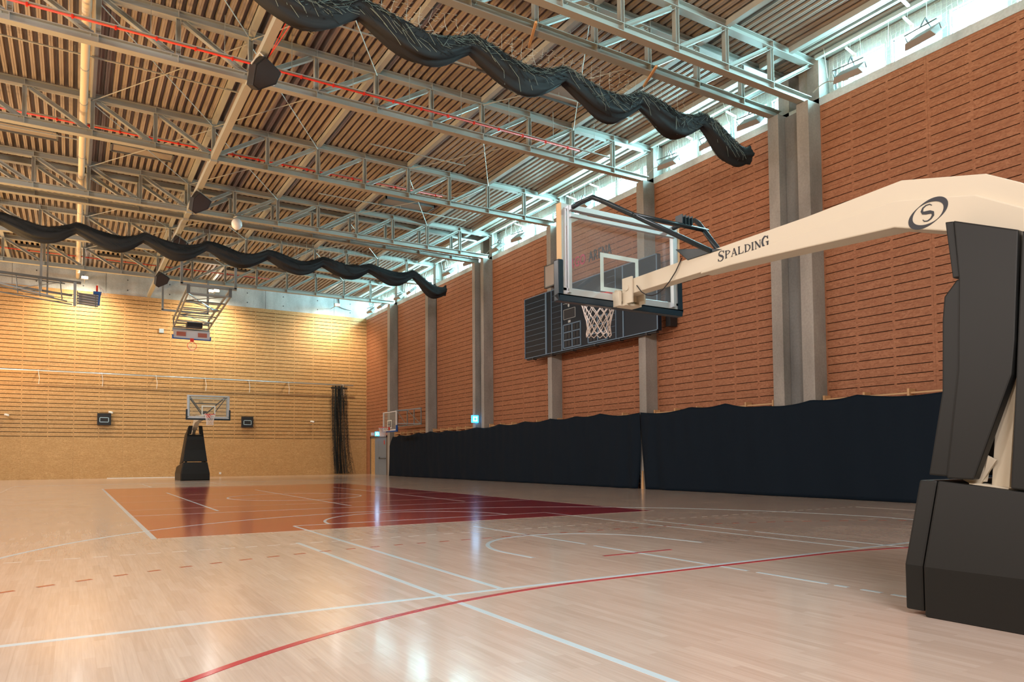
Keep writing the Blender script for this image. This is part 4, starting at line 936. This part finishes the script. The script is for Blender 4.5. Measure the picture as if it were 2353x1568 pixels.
tag(g.build('folds', NETB, t), kind='stuff'); g = MB()
for k in range(1500):
    v = rnd.random() ** 0.9; u = rnd.random(); x = (-0.52 + u) * (1 - v ** 2.2) + (-0.28 + 1.30 * u ** 1.6) * v ** 2.2; z = -5.6 * v; L = rnd.uniform(0.06, 0.14)
    g.tube([(x, rnd.uniform(-.12, .12), z), (x + rnd.choice((-1, 1)) * L * 0.8, rnd.uniform(-.12, .12), max(-5.66, z - L))], 0.006, 3, cap=False)
tag(g.build('mesh', NETB, t), kind='stuff'); MB().box(-0.55, 0.52, -0.03, 0.03, -0.2, -0.10).build('top_strip', BLACK, t)
for x, lab in ((1.52, 'left black square wall box with pale rectangle outline, on the far wall'), (9.23, 'right black square wall box with pale rectangle outline, beyond the distant stand')):
    t = thing('wall_box', lab, 'box', (x, YF - 0.12, 3.27)); MB().box(-0.34, 0.34, -0.06, 0.12, -0.33, 0.33).build('case', BLACK, t, bevel=0.01)
    f = MB(); 
    for b_ in ((-.23, .23, -.15, -.12), (-.23, .23, .10, .13), (-.23, -.20, -.15, .13), (.20, .23, -.15, .13)): f.box(b_[0], b_[1], -0.068, -0.06, b_[2] - 0.02, b_[3] - 0.02)
    f.build('outline', TAPEB, t)
def camera_unit(x, z, lab):
    t = thing('wall_camera', lab, 'camera', (x, YF - 0.1, z)); MB().box(-0.05, 0.05, 0.0, 0.1, -0.05, 0.05).build('mount', WHITE, t); MB().tube([(0, 0, 0), (0.14, -0.12, -0.04)], 0.055, 8).build('body', WHITE, t)
camera_unit(13.2, 3.40, 'small white wall camera between the right black box and the hanging net'); camera_unit(-3.05, 3.42, 'small white wall camera at the left edge of the picture'); camera_unit(1.78, 3.68, 'small white wall camera on top of the left black box')
t = thing('cable_box', 'small pale square box on the far wall left of the folded basket', 'box', (4.38, YF - 0.08, 8.45)); MB().box(-0.12, 0.12, 0, 0.08, -0.12, 0.12).build('case', mat('paleblue', (0.42, 0.52, 0.60), 0.5), t)
t = thing('wall_socket', 'tiny white socket low on the far wall beside the distant stand', 'socket', (7.7, YF - 0.03, 0.2)); MB().box(-0.06, 0.06, 0, 0.03, -0.06, 0.06).build('plate', WHITE, t)
tag(MB().box(1.7, 5.4, YF - 0.10, YF - 0.02, 0.0, 0.03).build('floor_cable', WHITE), 'thin white cable strip on the floor along the foot of the far wall', 'cable')
t = thing('corner_pipe', 'grey bent pipe on the concrete band near the far right corner', 'pipe', (15.0, YF - 0.03, 11.0)); MB().tube([(0, 0, 0.45), (0.05, 0, 0.2), (0.05, 0, -0.05), (0.35, 0, -0.15), (0.9, 0, -0.2)], 0.04, 8).build('pipe', STEEL_G, t, smooth=True)

# side wall basket ------------------------------------------------------------
t = thing('wall_basket', 'small glass basketball backboard on a steel frame above the cloth by the far corner', 'basket', (16.4, 35.2, 0))
t2 = MB()
for y in (-0.9, 0.9, 2.3, 0.0): t2.bar((0, y, 2.85), (0, y, 3.78), 0.05)
for z in (2.87, 3.76): t2.bar((0, -0.95, z), (0, 2.35, z), 0.05)
t2.bar((0, -0.9, 2.87), (0, 0.9, 3.76), 0.035); t2.bar((0, 0.9, 2.87), (0, 2.3, 3.76), 0.035)
for y in (-0.9, 0.9): t2.bar((0, y, 2.9), (-1.35, y * 0.6, 2.9), 0.04); t2.bar((0, y, 3.72), (-1.35, y * 0.6, 3.6), 0.04)
t2.build('frame', STEEL_G, t)
sb = bpy.data.objects.new('board', None)
bp = thing('x', '', ''); 
# board faces -x: build in its own frame then rotate
hold = bpy.data.objects.new('backboard', None); col.objects.link(hold); hold.parent = t; hold.location = (-1.45, 0, 0.08); hold.rotation_euler = (0, 0, R(90))
bpy.data.objects.remove(bp); bpy.data.objects.remove(sb)
backboard(hold, 0.0, 3.30 - 0.35, 0.9, 0.53, BLUE, 0.06, WHITE, 0.3)
rm = rim_mesh().build('rim', RIM, hold, smooth=True); rm.location = (0, 0.40, 2.62)
nn = net_mesh(cord=0.007).build('net', NETW, hold); nn.location = (0, 0.40, 2.61)

# ------------------------------------------------------------------ ceiling baskets (folded up)
def hung_basket(lab, loc, rz):
    t = thing('ceiling_basket', lab, 'ceiling basket', loc, rz)
    u = MB(); u.bar((-1.2, 0, 1.4), (-1.2, 0, 0), 0.11); u.bar((1.15, 0, 1.4), (1.15, 0, 0), 0.11); u.bar((-1.25, 0, 0), (1.2, 0, 0), 0.11); u.build('hanger_frame', STEEL_G, t)
    u = MB(); u.bar((-1.45, 5.2, 1.5), (-1.45, 5.2, -0.25), 0.10); u.bar((-1.5, 5.2, -0.25), (0.8, 5.2, -0.25), 0.10); u.bar((0.75, 5.2, 1.5), (0.75, 5.2, -0.25), 0.10); u.build('rear_hanger_frame', STEEL_G, t)
    m_ = MB(); m_.bar((-0.92, 0, 0.0), (-0.92, 0.02, -0.40), 0.13); m_.bar((0.92, 0, 0), (0.92, 0.02, -0.40), 0.13); m_.build('pivot', STEEL_D, t)
    for sx in (-1, 1):
        MB().bar((sx * 0.92, 0, -0.05), (sx * 0.86, 5.7, -0.55), 0.08).build('main_pole', STEEL_G, t)
        MB().bar((sx * 0.92, 0, -0.38), (sx * 0.86, 5.6, -1.0), 0.07).build('main_pole', STEEL_G, t)
        MB().bar((sx * 0.88, 5.6, -0.45), (sx * 0.86, 5.6, -1.15), 0.06).build('end_post', STEEL_D, t)
    for k in range(6):
        v = k / 5; y = 5.6 * v; z = -0.38 - 0.62 * v
        MB().bar((-0.88, y, z), (0.88, y, z), 0.055).build('cross_tube', STEEL_D if k % 2 else STEEL_G, t)
        MB().bar((-0.88, y, z + 0.33 - 0.1 * v), (0.88, y, z + 0.33 - 0.1 * v), 0.05).build('cross_tube', STEEL_G, t)
        if k < 5: MB().bar((0.86 * (-1) ** k, y, z), (-0.86 * (-1) ** k, y + 1.12, z - 0.124), 0.035).build('diagonal_tube', STEEL_D, t)
    MB().bar((-0.9, 0.1, -0.4), (0.7, 2.6, -0.6), 0.05).build('diagonal_tube', ALU, t)
    MB().box(-0.35, 0.40, 4.5, 5.0, -1.12, -0.90).build('winch_box', BLACK, t)
    MB().box(-0.92, 0.92, 5.55, 5.70, -1.22, -1.05).build('head_bar', STEEL_G, t)
    MB().box(-0.9, 0.9, 5.35, 5.40, -1.62, -1.18).build('board', mat('board_pale', (0.62, 0.58, 0.60), 0.4), t)
    for x0 in (-0.75, 0.30): MB().box(x0, x0 + 0.45, 5.33, 5.35, -1.50, -1.28).build('board_plate', mat('brick_red', (0.42, 0.12, 0.08), 0.5), t)
    MB().box(-0.95, 0.95, 5.32, 5.42, -1.66, -1.61).box(-0.96, -0.90, 5.32, 5.42, -1.61, -1.45).box(0.90, 0.96, 5.32, 5.42, -1.61, -1.45).build('board_pad', BLUE, t)
    MB().box(-0.09, 0.09, 5.26, 5.33, -1.76, -1.60).build('rim_plate', RIM, t)
    MB().tube([(0.225 * math.cos(2 * math.pi * i / 24), 5.28 + 0.05 * math.sin(2 * math.pi * i / 24), -2.0 + 0.225 * math.sin(2 * math.pi * i / 24)) for i in range(24)], 0.014, 6, closed=True).build('rim', RIM, t, smooth=True)
    n_ = MB()
    for k in range(14):
        a = 2 * math.pi * k / 14; n_.tube([(0.22 * math.cos(a), 5.30, -2.0 + 0.22 * math.sin(a)), (0.12 * math.cos(a + .3), 5.42, -2.14 + 0.1 * math.sin(a)), (0.10 * math.cos(a), 5.45, -2.24)], 0.006, 4)
    n_.build('net', NETW, t)
    return t
hung_basket('folded up ceiling basket frame hanging before the far wall, middle left', (5.38, 33.7, 8.97), 0)
def folded(lab, loc, rz):
    t = thing('ceiling_basket', lab, 'ceiling basket', loc, rz)
    MB().bar((-1.35, 0, 2.0), (-1.35, 0, -0.5), 0.10).bar((-1.10, 0.2, 1.9), (-1.10, 0.2, -0.7), 0.07).build('hanger_post', STEEL_G, t)
    m_ = MB(); m_.bar((-6.0, 0, 0.30), (0.25, 0, 0.05), 0.11); m_.bar((-6.0, 0, 0.15), (-0.4, 0, -0.05), 0.05); m_.bar((-6, 0.1, -0.10), (-0.1, 0.1, -0.55), 0.09); m_.bar((-6, -0.3, -0.45), (-0.1, -0.3, -1.05), 0.05); m_.bar((-4.5, -0.3, -0.25), (-0.3, -0.3, -0.92), 0.05)
    m_.build('main_pole', STEEL_D, t)
    c_ = MB()
    for k in range(5): x = -4.0 + k * 0.85; c_.bar((x, 0, 0.1), (x + 0.1, -0.3, -0.62 - 0.06 * k), 0.04)
    c_.bar((-2.4, 0, -0.5), (-0.5, 0, 0.0), 0.035); c_.bar((0.0, 0, 0.05), (0.0, 0, -1.05), 0.12, 0.12); c_.bar((-3.4, -0.32, -0.30), (-0.8, -0.32, -0.78), 0.06); c_.build('cross_tube', STEEL_G, t)
    l_ = MB()
    for k in range(5): l_.bar((0.1, -0.1, -0.45 - k * 0.12), (0.95, -0.1, -0.52 - k * 0.12), 0.05)
    l_.bar((0.1, -0.1, -0.35), (0.1, -0.1, -1.0), 0.04); l_.bar((0.85, -0.1, -0.45), (0.85, -0.1, -1.05), 0.04); l_.build('board_frame', STEEL_D, t)
    MB().box(0.14, 0.98, 0.0, 0.06, -0.95, -0.42).build('board', mat('board_pale', (0.62, 0.58, 0.60), 0.4), t)
    MB().box(0.75, 1.08, -0.15, 0.1, -0.42, -0.30).bar((1.02, -0.1, -0.35), (0.98, -0.1, -0.95), 0.08).build('board_pad', BLUE, t)
    MB().box(0.86, 0.94, -0.05, 0.05, -0.30, 0.0).build('rim', RIM, t)
    n_ = MB()
    for k in range(6): n_.tube([(0.92, 0.03 * k - .1, 0.05), (1.02 + 0.03 * k, 0.03 * k - .1, -0.15), (1.08 + 0.06 * k, 0.0, -0.45)], 0.008, 4)
    n_.build('net', NETW, t)
    return t
folded('folded up ceiling basket frame at the left edge before the far wall', (0.0, 37.0, 9.2), 0)
